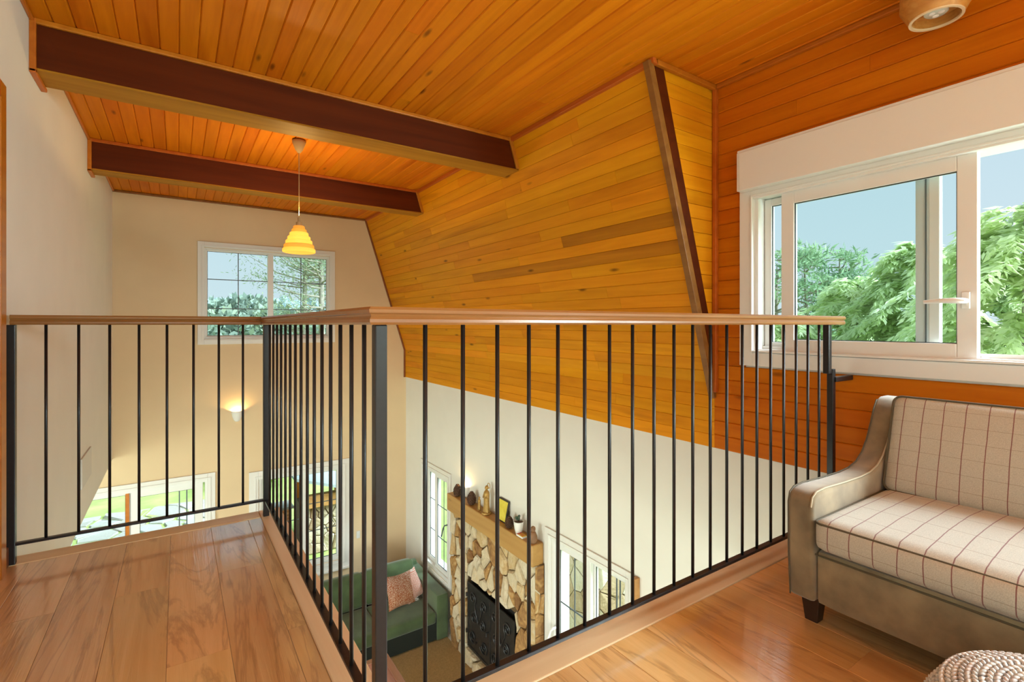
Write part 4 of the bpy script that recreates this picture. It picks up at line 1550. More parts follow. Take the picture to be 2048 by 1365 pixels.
# throw pillows
def pillow_mat(kind):
    m, n, b = new_mat('pillow_' + kind)
    L = n.links
    tc = n.nodes.new('ShaderNodeTexCoord')
    if kind == 'pink':
        mp = n.nodes.new('ShaderNodeMapping')
        mp.inputs['Scale'].default_value = (13, 13, 13)
        L.new(tc.outputs['Object'], mp.inputs['Vector'])
        vo = n.nodes.new('ShaderNodeTexVoronoi')
        vo.inputs['Randomness'].default_value = 0.15
        vo.voronoi_dimensions = '2D'
        sw = n.nodes.new('ShaderNodeCombineXYZ')
        sp = n.nodes.new('ShaderNodeSeparateXYZ')
        L.new(mp.outputs[0], sp.inputs[0])
        L.new(sp.outputs['X'], sw.inputs['X'])
        L.new(sp.outputs['Z'], sw.inputs['Y'])
        L.new(sw.outputs[0], vo.inputs['Vector'])
        r = n.nodes.new('ShaderNodeValToRGB')
        r.color_ramp.elements[0].position, r.color_ramp.elements[1].position = 0.40, 0.45
        r.color_ramp.elements[0].color = (0.58, 0.20, 0.14, 1)
        r.color_ramp.elements[1].color = (0.72, 0.58, 0.50, 1)
        L.new(vo.outputs['Distance'], r.inputs['Fac'])
        L.new(r.outputs['Color'], b.inputs['Base Color'])
    else:
        mp = n.nodes.new('ShaderNodeMapping')
        mp.inputs['Scale'].default_value = (26, 26, 26)
        L.new(tc.outputs['Object'], mp.inputs['Vector'])
        vo = n.nodes.new('ShaderNodeTexVoronoi')
        L.new(mp.outputs[0], vo.inputs['Vector'])
        r = n.nodes.new('ShaderNodeValToRGB')
        r.color_ramp.elements[0].position, r.color_ramp.elements[1].position = 0.25, 0.5
        r.color_ramp.elements[0].color = (0.85, 0.78, 0.66, 1)
        r.color_ramp.elements[1].color = (0.30, 0.07, 0.02, 1)
        L.new(vo.outputs['Distance'], r.inputs['Fac'])
        sp = n.nodes.new('ShaderNodeSeparateXYZ')
        L.new(tc.outputs['Object'], sp.inputs[0])
        r2 = n.nodes.new('ShaderNodeValToRGB')
        r2.color_ramp.elements[0].position, r2.color_ramp.elements[1].position = 0.0, 1.0
        r2.color_ramp.elements[0].color = (0.85, 0.45, 0.10, 1)
        r2.color_ramp.elements[1].color = (0.55, 0.62, 0.72, 1)
        mr = n.nodes.new('ShaderNodeMapRange')
        mr.inputs['From Min'].default_value = 0.12
        mr.inputs['From Max'].default_value = 0.44
        L.new(sp.outputs['Z'], mr.inputs['Value'])
        L.new(mr.outputs[0], r2.inputs['Fac'])
        mx = n.nodes.new('ShaderNodeMix')
        mx.data_type = 'RGBA'
        mx.blend_type = 'MULTIPLY'
        mx.inputs['Factor'].default_value = 0.55
        L.new(r.outputs['Color'], mx.inputs[6])
        L.new(r2.outputs['Color'], mx.inputs[7])
        g = n.nodes.new('ShaderNodeGamma')
        g.inputs[1].default_value = 0.8
        L.new(mx.outputs[2], g.inputs[0])
        L.new(g.outputs[0], b.inputs['Base Color'])
    b.inputs['Roughness'].default_value = 0.9
    return m


def throw_pillow(name, label, x, y, z, half, rz, rx, ry, mat, mat2=None):
    root = empty(name, (x, y, z))
    T(root, label, 'pillow', 'throw pillows on the green sofa')
    rot = (Matrix.Rotation(rz, 3, 'Z') @ Matrix.Rotation(rx, 3, 'X') @ Matrix.Rotation(ry, 3, 'Y'))
    # pincushion: edges pulled in between corners
    vs_, fs_ = [], []
    N = 14
    for side in (-1, 1):
        b0 = len(vs_)
        for i in range(N + 1):
            for j in range(N + 1):
                u, w = -1 + 2 * i / N, -1 + 2 * j / N
                k = 1 - 0.10 * (1 - (u * u)) * (w * w) - 0.10 * (1 - w * w) * (u * u)
                t = max(0, (1 - u ** 4)) ** 0.6 * max(0, (1 - w ** 4)) ** 0.6
                q = rot @ Vector((u * half[0] * k, side * half[1] * t, w * half[2] * k + half[2]))
                vs_.append((x + q.x, y + q.y, z + q.z))
        for i in range(N):
            for j in range(N):
                f = (b0 + i * (N + 1) + j, b0 + (i + 1) * (N + 1) + j, b0 + (i + 1) * (N + 1) + j + 1, b0 + i * (N + 1) + j + 1)
                fs_.append(f if side < 0 else f[::-1])
    MB().add(vs_, fs_).build('cover', mat, root, smooth=True)
    if mat2 is not None:
        m = MB()
        rr = random.Random(5)
        for k in range(46):
            w = -0.98 + 1.96 * k / 45
            kk = 1 - 0.10 * (1 - w * w)
            q0 = Vector((half[0] * kk, 0, w * half[2] + half[2]))
            q1 = q0 + Vector((0.05 + rr.uniform(-0.01, 0.012), rr.uniform(-0.012, 0.012), rr.uniform(-0.02, 0.012)))
            a = rot @ q0
            b_ = rot @ q1
            m.tube([(x + a.x, y + a.y, z + a.z), (x + (a.x + b_.x) / 2, y + (a.y + b_.y) / 2, z + (a.z + b_.z) / 2 + 0.004), (x + b_.x, y + b_.y, z + b_.z)], 0.0035, 5)
        f = m.build('fringe', mat2, root)
        f['kind'] = 'stuff'
    return root


M['fringe'] = plain('white_fringe', (0.75, 0.73, 0.70), 0.9)
throw_pillow('throw_pillow', 'orange speckled throw pillow with white fringed edge on the green sofa', 2.50, 6.34, SE + 0.012, (0.21, 0.07, 0.21), math.radians(14), math.radians(-27), math.radians(6), pillow_mat('orange'), M['fringe'])
throw_pillow('throw_pillow', 'pink throw pillow with round salmon dots on the green sofa', 2.74, 6.42, SE + 0.012, (0.165, 0.06, 0.19), math.radians(20), math.radians(-27), math.radians(-8), pillow_mat('pink'))

# coffee table in reddish wood
ct = empty('coffee_table', (1.55, 5.05, LZ))
T(ct, 'reddish wooden coffee table with raised rim in front of the green sofa', 'table')
tx0, tx1, ty0, ty1, tz = 1.10, 1.985, 4.60, 5.505, -2.64
MB().box(tx0 + 0.06, tx1 - 0.06, ty0 + 0.06, ty1 - 0.06, tz - 0.04, tz - 0.012).build('tabletop', M['red_inset'], ct)
FT = Frm('Y', 0)
for (a0, a1, b0, b1) in ((tx0, tx1, ty1 - 0.075, ty1), (tx0, tx1, ty0, ty0 + 0.075), (tx0, tx0 + 0.075, ty0 + 0.075, ty1 - 0.075), (tx1 - 0.075, tx1, ty0 + 0.075, ty1 - 0.075)):
    bx('rim_board', M['red_wood'], ct, a0, a1, b0, b1, tz - 0.07, tz, bevel=0.006)
for x_ in (tx0 + 0.05, tx1 - 0.05):
    for y_ in (ty0 + 0.05, ty1 - 0.05):
        tapered_leg(ct, x_, y_, M['red_wood'], LZ, tz - 0.07, 0.028, 0.032)


# ================================================================== FIREPLACE
def clip(poly, nx, ny, d):
    """keep nx*x+ny*y <= d"""
    out = []
    for i in range(len(poly)):
        p, q = poly[i], poly[(i + 1) % len(poly)]
        a, b = nx * p[0] + ny * p[1] - d, nx * q[0] + ny * q[1] - d
        if a <= 0: out.append(p)
        if (a < 0 < b) or (b < 0 < a):
            t = a / (a - b)
            out.append((p[0] + t * (q[0] - p[0]), p[1] + t * (q[1] - p[1])))
    return out


def parea(p):
    return abs(sum(p[i][0] * p[(i + 1) % len(p)][1] - p[(i + 1) % len(p)][0] * p[i][1] for i in range(len(p)))) / 2


def voronoi_cells(rect, n, gap, rnd, aniso=1.0, hole=None, relax=2, shear=0.0):
    x0, x1, y0, y1 = rect
    pts = [(rnd.uniform(x0, x1), rnd.uniform(y0, y1)) for _ in range(n)]
    cells = []
    for it in range(relax + 1):
        g = gap if it == relax else 0.0
        cells = []
        for i, p in enumerate(pts):
            poly = [(x0, y0), (x1, y0), (x1, y1), (x0, y1)]
            for j, q in enumerate(pts):
                if i == j: continue
                dx, dy = (q[0] - p[0]), (q[1] - p[1]) * aniso
                if abs(dx) + abs(dy) > 1.6: pass
                mx_, my_ = (p[0] + q[0]) / 2, (p[1] + q[1]) / 2
                nx, ny = dx, dy * aniso
                l = math.hypot(nx, ny)
                if l < 1e-9: continue
                nx, ny = nx / l, ny / l
                poly = clip(poly, nx, ny, nx * mx_ + ny * my_ - g / 2)
                if len(poly) < 3: break
            cells.append(poly if len(poly) >= 3 else None)
        if it < relax:
            pts = [((sum(v[0] for v in c) / len(c) + p[0]) / 2, (sum(v[1] for v in c) / len(c) + p[1]) / 2) if c else p for c, p in zip(cells, pts)]
    out = []
    for c in cells:
        if c is None: continue
        if hole:
            hx0, hx1, hy0, hy1 = hole
            if min(v[0] for v in c) < hx1 and max(v[0] for v in c) > hx0 and min(v[1] for v in c) < hy1 and max(v[1] for v in c) > hy0:
                opts = [clip(c, 1, 0, hx0), clip(c, -1, 0, -hx1), clip(c, 0, 1, hy0), clip(c, 0, -1, -hy1)]
                opts = [o_ for o_ in opts if len(o_) >= 3]
                if not opts: continue
                c = max(opts, key=parea)
        # drop near-duplicate vertices
        d = []
        for v in c:
            if not d or math.hypot(v[0] - d[-1][0], v[1] - d[-1][1]) > 0.012: d.append(v)
        if len(d) > 2 and math.hypot(d[0][0] - d[-1][0], d[0][1] - d[-1][1]) < 0.012: d.pop()
        if len(d) >= 3 and parea(d) > 0.0012: out.append(d)
    return out


def stone_piece(name, mat, parent, poly, fn, thick, rnd, inset=0.16, bumpy=0.012):
    """fn(u, v, h) -> world point; h grows out of the wall"""
    cx_ = sum(p[0] for p in poly) / len(poly)
    cy_ = sum(p[1] for p in poly) / len(poly)
    n = len(poly)
    base_, mid, top = [], [], []
    tu, tv = rnd.uniform(-0.12, 0.12), rnd.uniform(-0.12, 0.12)
    for p in poly:
        jx, jy = rnd.uniform(-0.006, 0.006), rnd.uniform(-0.006, 0.006)
        base_.append(fn(p[0], p[1], 0))
        mid.append(fn(p[0] + jx, p[1] + jy, thick * rnd.uniform(0.55, 0.75)))
        qx, qy = p[0] + (cx_ - p[0]) * inset + jx, p[1] + (cy_ - p[1]) * inset + jy
        top.append(fn(qx, qy, thick + (qx - cx_) * tu + (qy - cy_) * tv + rnd.uniform(-bumpy, bumpy)))
    ctr = fn(cx_ + rnd.uniform(-0.02, 0.02), cy_ + rnd.uniform(-0.02, 0.02), thick + rnd.uniform(0, bumpy))
    v = base_ + mid + top + [ctr]
    f = []
    for i in range(n):
        j = (i + 1) % n
        f += [(i, j, n + j, n + i), (n + i, n + j, 2 * n + j, 2 * n + i), (2 * n + i, 2 * n + j, 3 * n)]
    return MB().add(v, f).build(name, mat, parent)


fy0, fy1, fz1 = 3.985, 5.86, -1.31
fx = 3.045
fp = empty('fireplace', (3.0, 4.9, LZ))
T(fp, 'rustic cream and brown stone fireplace with timber mantel shelf on the white wall', 'fireplace')
fb = (4.36, 5.47, -2.92, -2.00)      # firebox hole (y0,y1,z0,z1)
mb = MB()
wall_boxes(mb, (fy0, fy1, LZ, fz1), [fb], lambda a, b, c, d: mb.box(fx - 0.03, XR - 0.001, a, b, c, d))
mb.build('mortar_backing', M['mortar'], fp)
rnd = random.Random(21)
for poly in voronoi_cells((fy0, fy1, LZ + 0.005, fz1 - 0.01), 118, 0.014, rnd, aniso=0.72, hole=fb, relax=1):
    stone_piece('stone', M['stone'], fp, poly, lambda u, v, h: (fx - 0.03 - h, u, v), rnd.uniform(0.035, 0.06), rnd)
# side returns of the stonework
for poly in voronoi_cells((fx - 0.09, XR - 0.012, LZ + 0.005, fz1 - 0.01), 12, 0.012, rnd, aniso=0.5, relax=2):
    stone_piece('stone', M['stone'], fp, poly, lambda u, v, h: (u, fy0 - h, v), 0.012, rnd, bumpy=0.004)
# firebox
mb = MB()
mb.box(XR - 0.012, XR - 0.002, fb[0] + 0.001, fb[1] - 0.001, fb[2] + 0.001, fb[3] - 0.001)
fbx = mb.build('firebox', M['soot'], fp)
mt = MB().box(2.925, XR - 0.001, 3.995, 5.885, -1.32, -1.10).build('mantel', M['mantel'], fp, bevel=0.012)
# iron fire doors with scrollwork
fd = MB().box(2.992, 3.004, 4.40, 5.435, -2.875, -2.075).build('fire_door', M['wrought'], fp, bevel=0.003)
for (a0, a1, b0, b1) in ((4.40, 5.435, -2.10, -2.075), (4.40, 5.435, -2.875, -2.85), (4.40, 4.425, -2.85, -2.10), (5.41, 5.435, -2.85, -2.10), (4.905, 4.93, -2.85, -2.10)):
    bx('door_strip', M['wrought'], fd, 2.984, 2.993, a0, a1, b0, b1, bevel=0.002)


def scroll(cy_, cz_, r, sgn, tail, turns=1.6, rot=0.0):
    pts = []
    for k in range(30):
        t = turns * 2 * math.pi * k / 29
        rr = r * (0.18 + 0.82 * k / 29)
        pts.append((2.984, cy_ + sgn * rr * math.cos(t + rot), cz_ + rr * math.sin(t + rot)))
    if tail: pts += [(2.984, cy_ + sgn * tail[0] * 0.5 + 0.0, cz_ + tail[1] * 0.5), (2.984, cy_ + sgn * tail[0], cz_ + tail[1])]
    MB().tube(pts, 0.009, 6).build('scroll', M['wrought'], fd, smooth=True)


for (c0, c1) in ((4.43, 4.90), (4.935, 5.405)):
    mid_ = (c0 + c1) / 2
    for sgn in (-1, 1):
        scroll(mid_ + sgn * 0.13, -2.23, 0.075, sgn, (-0.13, -0.25), rot=0.3)
        scroll(mid_ + sgn * 0.13, -2.70, 0.085, -sgn, None, rot=2.2)
        scroll(mid_ + sgn * 0.10, -2.46, 0.065, sgn, None, rot=4.0)
for z_ in (-2.25, -2.7):
    MB().lathe([(0.014, -0.02), (0.014, 0.02)], (2.985, 5.45, z_), 8).build('hinge', M['wrought'], fd)
MB().tube([(2.985, 4.93, -2.46), (2.955, 4.93, -2.46), (2.95, 4.93, -2.5)], 0.009, 8).build('latch', M['wrought'], fd)

# ------------------------------------------------------------------ things on the mantel (top z = -1.10)
MZ = -1.10
rnd = random.Random(8)


def pine_cone(x, y, h, label, tilt=0.0):
    r = empty('pine_cone', (x, y, MZ))
    T(r, label, 'pine cone', 'pine cones on the mantel')
    rm = h * 0.34
    prof_ = [(0.0, 0.0), (rm * 0.55, 0.004), (rm * 0.78, h * 0.25), (rm * 0.7, h * 0.55), (rm * 0.4, h * 0.85), (0.0, h)]
    MB().lathe(prof_, (x, y, MZ), 12, caps=False).build('core', M['cone'], r, smooth=True)
    m = MB()
    rows = 9
    for k in range(rows):
        t = (k + 0.5) / rows
        rr = rm * (0.62 + 0.9 * t * (1 - t) * 1.6 - 0.45 * t * t)
        z = MZ + h * (0.06 + 0.88 * t)
        nsc = 10
        for q in range(nsc):
            a = 2 * math.pi * (q + 0.5 * (k % 2)) / nsc
            rot = Matrix.Rotation(a, 3, 'Z') @ Matrix.Rotation(math.radians(-35 - 35 * t), 3, 'Y')
            m.ell((x + rr * math.cos(a), y + rr * math.sin(a), z), (0.014, 0.010, 0.005), 6, 4, rot)
    m.build('scales', M['cone'], r)['kind'] = 'stuff'
    return r


pine_cone(2.985, 5.70, 0.155, 'brown pine cone at the far end of the mantel')
pine_cone(2.985, 5.33, 0.165, 'dark pine cone between the sconce and the gold statue')
pine_cone(2.98, 4.49, 0.130, 'dark pine cone between the yellow picture and the white pot')


def figure(name, x, y, h, mat, label, cat, halo=False, child=False):
    r = empty(name, (x, y, MZ))
    T(r, label, cat)
    s = h
    m = MB()
    m.lathe([(0.16 * s, 0), (0.17 * s, 0.02 * s), (0.16 * s, 0.06 * s), (0.12 * s, 0.075 * s), (0.0, 0.076 * s)], (x, y, MZ), 20, caps=False)
    m.build('plinth', mat, r, smooth=True)
    m = MB()
    # robe: lathe with fold ripples
    prof_ = [(0.125, 0.07), (0.12, 0.15), (0.105, 0.28), (0.10, 0.42), (0.105, 0.55), (0.115, 0.66), (0.10, 0.74), (0.055, 0.79), (0.035, 0.82)]
    seg = 28
    vs_, fs_ = [], []
    for i_, (rr, hh_) in enumerate(prof_):
        for k in range(seg):
            t = 2 * math.pi * k / seg
            rip = 1 + (0.10 if hh_ < 0.6 else 0.03) * math.cos(7 * t)
            vs_.append((x + rr * s * rip * math.cos(t) * 0.85, y + rr * s * rip * math.sin(t), MZ + hh_ * s))
    for i_ in range(len(prof_) - 1):
        for k in range(seg):
            k2 = (k + 1) % seg
            fs_.append((i_ * seg + k, i_ * seg + k2, (i_ + 1) * seg + k2, (i_ + 1) * seg + k))
    m.add(vs_, fs_)
    m.build('robe', mat, r, smooth=True)
    m = MB()
    m.ell((x - 0.005, y, MZ + 0.875 * s), (0.052 * s, 0.048 * s, 0.068 * s))
    m.ell((x + 0.012 * s, y, MZ + 0.885 * s), (0.062 * s, 0.060 * s, 0.075 * s))
    m.ell((x - 0.055 * s, y, MZ + 0.87 * s), (0.012 * s, 0.008 * s, 0.014 * s))
    m.build('veiled_head', mat, r, smooth=True)
    for sg in (-1, 1):
        MB().tube([(x, y + sg * 0.10 * s, MZ + 0.70 * s), (x - 0.03 * s, y + sg * 0.13 * s, MZ + 0.58 * s), (x - 0.10 * s, y + sg * 0.06 * s, MZ + 0.55 * s)], 0.03 * s, 8, radii=[0.036 * s, 0.034 * s, 0.02 * s]).build('sleeve', mat, r, smooth=True)
    if halo:
        pts_ = [(x + 0.03, y + 0.075 * s * math.cos(t), MZ + 0.93 * s + 0.085 * s * math.sin(t)) for t in [2 * math.pi * k / 20 for k in range(20)]]
        MB().tube(pts_, 0.004, 6, closed=True).build('halo', mat, r, smooth=True)
    return r


figure('robed_statue', 2.985, 4.975, 0.345, M['gold'], 'tall gold statue of a robed haloed woman on the mantel', 'statue', halo=True)
figure('small_statue', 2.975, 5.125, 0.165, M['gold'], 'small gold figure of a child standing beside the robed statue', 'statue')

# framed picture leaning on the wall
pic = empty('picture_frame', (3.02, 4.72, MZ))
T(pic, 'small yellow picture in a black frame leaning on the mantel', 'picture')
lean_ = 0.05
A0, A1 = 4.60, 4.80


def slab_at(y0_, y1_, z0_, z1_, t0, t1):
    xx = lambda z: 3.0 + (z - MZ) / 0.235 * lean_
    return [(xx(z0_) + t0, y0_, z0_), (xx(z0_) + t0, y1_, z0_), (xx(z1_) + t0, y1_, z1_), (xx(z1_) + t0, y0_, z1_)], (t1 - t0, 0, 0)


M['pic'] = random_mat('yellow_print', [(0.10, 0.09, 0.05), (0.70, 0.55, 0.05), (0.85, 0.72, 0.10), (0.80, 0.68, 0.15)], nscale=8, bump=0, veins=0.9, per_object=False)
MB().prism(*slab_at(A0, A1, MZ + 0.001, MZ + 0.235, 0.0, 0.014)).build('frame', M['dark_leg'], pic, bevel=0.002)
MB().prism(*slab_at(A0 + 0.014, A1 - 0.014, MZ + 0.016, MZ + 0.221, -0.002, 0.001)).build('print', M['pic'], pic)

# white pot with a sprig
pot = empty('plant_pot', (2.99, 4.325, MZ))
T(pot, 'small white ceramic pot with a grey-green sprig on the mantel', 'pot')
MB().lathe([(0.0, 0.0), (0.032, 0.0), (0.045, 0.05), (0.055, 0.125), (0.050, 0.125), (0.041, 0.05), (0.0, 0.045)], (2.99, 4.325, MZ), 24, caps=False).build('cup', M['white'], pot, smooth=True)
MB().lathe([(0.0, 0.112), (0.049, 0.112)], (2.99, 4.325, MZ), 20, caps=False).build('soil', M['cone'], pot)
spr = MB()
for k in range(7):
    a = k * 0.9
    spr.ell((2.99 + 0.015 * math.cos(a), 4.345 + 0.015 * math.sin(a), MZ + 0.135 + 0.006 * k), (0.014, 0.007, 0.02), 8, 5, Matrix.Rotation(a, 3, 'Z') @ Matrix.Rotation(0.6, 3, 'Y'))
spr.build('sprig', M['leaf_small'], pot, smooth=True)

# match box
M['yellow'] = plain('yellow_card', (0.80, 0.58, 0.05), 0.5)
M['red'] = plain('red_card', (0.60, 0.05, 0.03), 0.5)
mx_ = empty('matchbox', (2.965, 4.235, MZ))
T(mx_, 'flat yellow and red matchbox lying near the end of the mantel', 'matchbox')
bx('tray', M['white'], mx_, 2.935, 2.995, 4.18, 4.29, MZ, MZ + 0.018, bevel=0.001)
bx('label_print', M['yellow'], mx_, 2.936, 2.994, 4.182, 4.288, MZ + 0.018, MZ + 0.0195)
bx('red_band', M['red'], mx_, 2.936, 2.994, 4.262, 4.288, MZ + 0.0195, MZ + 0.0202)
for k in range(3):
    bx('red_band', M['red'], mx_, 2.950 + 0.013 * k, 2.957 + 0.013 * k, 4.20, 4.25, MZ + 0.0195, MZ + 0.0202)

# turned wooden figurine at the near end
fg = empty('wooden_figurine', (2.98, 4.055, MZ))
T(fg, 'small brown turned wooden figurine at the near end of the mantel', 'figurine')
MB().lathe([(0.0, 0.0), (0.035, 0.0), (0.044, 0.03), (0.042, 0.07), (0.028, 0.105), (0.018, 0.115), (0.0, 0.117)], (2.98, 4.055, MZ), 20, caps=False).build('body', M['clay'], fg, smooth=True)
MB().ell((2.98, 4.055, MZ + 0.137), (0.026, 0.026, 0.03)).build('head', M['clay'], fg, smooth=True)
MB().ell((2.955, 4.055, MZ + 0.133), (0.008, 0.006, 0.006)).build('beak', M['clay'], fg, smooth=True)

# ================================================================== OUTSIDE
GZ = -3.25


def leaf_mat(name, cols, scale=1.2, trans=0.35):
    m = bpy.data.materials.new(name)
    m.use_nodes = True
    n = m.node_tree
    n.nodes.clear()
    L = n.links
    out = n.nodes.new('ShaderNodeOutputMaterial')
    tc = n.nodes.new('ShaderNodeTexCoord')
    t = n.nodes.new('ShaderNodeTexNoise')
    t.inputs['Scale'].default_value = scale
    t.inputs['Detail'].default_value = 5
    L.new(tc.outputs['Object'], t.inputs['Vector'])
    at = n.nodes.new('ShaderNodeAttribute')
    at.attribute_name = 'tone'
    ma = n.nodes.new('ShaderNodeMath')
    ma.operation = 'MULTIPLY_ADD'
    ma.inputs[1].default_value = 0.45
    L.new(at.outputs['Fac'], ma.inputs[0])
    sb = n.nodes.new('ShaderNodeMath')
    sb.operation = 'SUBTRACT'
    sb.inputs[1].default_value = 0.22
    L.new(t.outputs['Fac'], sb.inputs[0])
    L.new(sb.outputs[0], ma.inputs[2])
    r = n.nodes.new('ShaderNodeValToRGB')
    while len(r.color_ramp.elements) < len(cols): r.color_ramp.elements.new(0.5)
    for i, c in enumerate(cols):
        r.color_ramp.elements[i].position = 0.2 + 0.6 * i / (len(cols) - 1)
        r.color_ramp.elements[i].color = (*c, 1)
    L.new(ma.outputs[0], r.inputs['Fac'])
    d = n.nodes.new('ShaderNodeBsdfDiffuse')
    tl = n.nodes.new('ShaderNodeBsdfTranslucent')
    L.new(r.outputs['Color'], d.inputs['Color'])
    L.new(r.outputs['Color'], tl.inputs['Color'])
    mx = n.nodes.new('ShaderNodeMixShader')
    mx.inputs[0].default_value = trans
    L.new(d.outputs[0], mx.inputs[1])
    L.new(tl.outputs[0], mx.inputs[2])
    L.new(mx.outputs[0], out.inputs[0])
    return m


M['cedar'] = leaf_mat('pale_cedar_leaf', [(0.46, 0.56, 0.28), (0.68, 0.78, 0.46), (0.82, 0.90, 0.60), (0.92, 0.95, 0.74)], trans=0.62)
M['cedar_dark'] = leaf_mat('deep_cedar_leaf', [(0.34, 0.45, 0.24), (0.54, 0.66, 0.38), (0.70, 0.80, 0.50)], trans=0.62)
M['pine'] = leaf_mat('pine_needles', [(0.16, 0.27, 0.16), (0.28, 0.40, 0.23), (0.44, 0.56, 0.34)], trans=0.5)
M['pine_pale'] = leaf_mat('pale_pine_needles', [(0.22, 0.28, 0.20), (0.34, 0.41, 0.27), (0.50, 0.56, 0.32)], trans=0.5)
M['wood_far'] = leaf_mat('distant_leaf', [(0.22, 0.29, 0.24), (0.29, 0.36, 0.29), (0.38, 0.44, 0.31)], scale=0.4)  # distance haze mixed into the leaf colours
M['lime'] = leaf_mat('lime_leaf', [(0.22, 0.32, 0.07), (0.36, 0.47, 0.10), (0.50, 0.58, 0.18)])
M['bark'] = plain('bark', (0.30, 0.26, 0.21), 0.9, noise=0.3, nscale=8)
M['lawn'] = plain('lawn_grass', (0.34, 0.40, 0.13), 0.95, noise=0.25, nscale=1.6, spec=0.1)
M['hill'] = plain('hazy_wooded_hill', (0.27, 0.36, 0.38), 1.0, noise=0.10, nscale=0.08, spec=0.0)  # aerial haze put into the hill's own colour
M['grey_roof'] = plain('grey_roof_sheet', (0.32, 0.35, 0.34), 0.6)
M['brick'] = random_mat('orange_brick', [(0.50, 0.17, 0.06), (0.62, 0.24, 0.09), (0.70, 0.32, 0.14)], nscale=20, bump=0.3, veins=0.3)


def leaf_mesh(name, P, D, U, Ls, Ws, tone, mat, parent):
    """diamond leaves: base P, direction D, side U"""
    P, D, U = np.asarray(P), np.asarray(D), np.asarray(U)
    D = D / np.linalg.norm(D, axis=1, keepdims=True)
    S = np.cross(D, U)
    S /= np.linalg.norm(S, axis=1, keepdims=True) + 1e-9
    Ls, Ws = np.asarray(Ls)[:, None], np.asarray(Ws)[:, None]
    N = len(P)
    V = np.empty((N, 4, 3))
    V[:, 0] = P
    V[:, 1] = P + D * Ls * 0.45 + S * Ws
    V[:, 2] = P + D * Ls
    V[:, 3] = P + D * Ls * 0.45 - S * Ws
    off = np.array(origin_of(parent)[:])
    V = V.reshape(-1, 3) - off
    me = bpy.data.meshes.new(name)
    me.vertices.add(4 * N)
    me.vertices.foreach_set('co', V.ravel())
    me.loops.add(4 * N)
    me.loops.foreach_set('vertex_index', np.arange(4 * N))
    me.polygons.add(N)
    me.polygons.foreach_set('loop_start', np.arange(N) * 4)
    me.polygons.foreach_set('loop_total', np.full(N, 4))
    me.update()
    at = me.attributes.new('tone', 'FLOAT', 'POINT')
    at.data.foreach_set('value', np.repeat(np.asarray(tone), 4))
    o = link(name, me, mat, parent)
    return o


def conifer(label, x, y, ztop, R, mat, nb=150, nodes=20, lf=0.30, zlow=-2.4, seed=1, group='feathery conifers outside the dormer window', power=0.75, droop=0.35, name='conifer_tree'):
    g = np.random.default_rng(seed)
    root = empty(name, (x, y, GZ))
    T(root, label, 'tree', group)
    MB().tube([(x, y, GZ), (x + g.normal() * 0.1, y + g.normal() * 0.1, (GZ + ztop) / 2), (x, y, ztop - 0.15)], 0.1, 7, radii=[0.16, 0.10, 0.015]).build('trunk', M['bark'], root, smooth=True)
    P, D, U, Ls, Ws, Tn = [], [], [], [], [], []
    for b in range(nb):
        h = g.random() ** 0.8
        z0 = zlow + (ztop - zlow) * h
        az = g.uniform(0, 2 * math.pi)
        Lb = R * (1.02 - h) ** power * g.uniform(0.65, 1.1) + 0.12
        dirh = np.array([math.cos(az), math.sin(az), 0])
        side = np.array([-math.sin(az), math.cos(az), 0])
        rise = g.uniform(0.05, 0.45)
        tone_b = g.normal(0.0, 0.16)
        for k in range(nodes):
            t = 0.22 + 0.78 * (k + g.random()) / nodes
            p = np.array([x, y, z0]) + dirh * Lb * t + np.array([0, 0, Lb * (rise * t - droop * 1.6 * t * t)])
            slope = rise - droop * 3.2 * t
            fw = dirh + np.array([0, 0, slope])
            for s_ in (-1, 1):
                for q in range(3):
                    d = fw * g.uniform(0.5, 1.0) + side * s_ * g.uniform(0.2, 1.0) + np.array([0, 0, g.uniform(-0.45, 0.15)])
                    P.append(p + g.normal(0, 0.03, 3))
                    D.append(d)
                    U.append([g.normal(0, 0.5), g.normal(0, 0.5), 1])
                    l = lf * g.uniform(0.55, 1.15) * (1.15 - 0.5 * t)
                    Ls.append(l)
                    Ws.append(l * g.uniform(0.10, 0.17))
                    Tn.append(0.5 + tone_b + 0.35 * (t - 0.5) + g.normal(0, 0.12))
    leaf_mesh('foliage', P, D, U, Ls, Ws, Tn, mat, root)
    return root


conifer('big pale green feathery conifer filling the open half of the dormer window', 9.4, 1.70, 2.75, 2.9, M['cedar'], nb=300, seed=2, lf=0.25, power=0.5)
conifer('pale conifer reaching highest inside the closed dormer sash', 11.2, 3.45, 2.62, 2.4, M['cedar'], nb=230, seed=3, lf=0.25, power=0.6)
conifer('deep green conifer behind the stile of the dormer sash', 12.8, 2.9, 2.65, 2.3, M['cedar_dark'], nb=190, seed=4)
conifer('rounded pale conifer in the middle of the dormer view', 11.6, 4.6, 2.0, 2.5, M['cedar'], nb=230, seed=5, power=0.5, lf=0.25)
conifer('low bushy conifer at the bottom left of the dormer view', 10.6, 5.5, 1.25, 2.2, M['cedar'], nb=170, seed=6, power=0.45, lf=0.24)
conifer('yellowish low conifer in front at the bottom of the dormer view', 8.6, 3.3, 0.62, 1.9, M['cedar'], nb=150, seed=7, power=0.45, lf=0.22)
conifer('dark conifer rising behind the open half of the dormer window', 11.5, 0.6, 3.1, 2.4, M['cedar_dark'], nb=190, seed=8)
conifer('pale conifer standing outside beyond the frame of the dormer window', 9.0, -1.6, 2.3, 2.3, M['cedar'], nb=150, seed=9, lf=0.25)
conifer('low pale conifer in front of the tall pines by the frame edge', 12.6, 6.9, 1.25, 2.4, M['cedar'], nb=170, seed=10, power=0.5, lf=0.25)
conifer('mid-green conifer behind the rounded pale one', 14.6, 5.2, 2.05, 2.2, M['cedar_dark'], nb=150, seed=12)


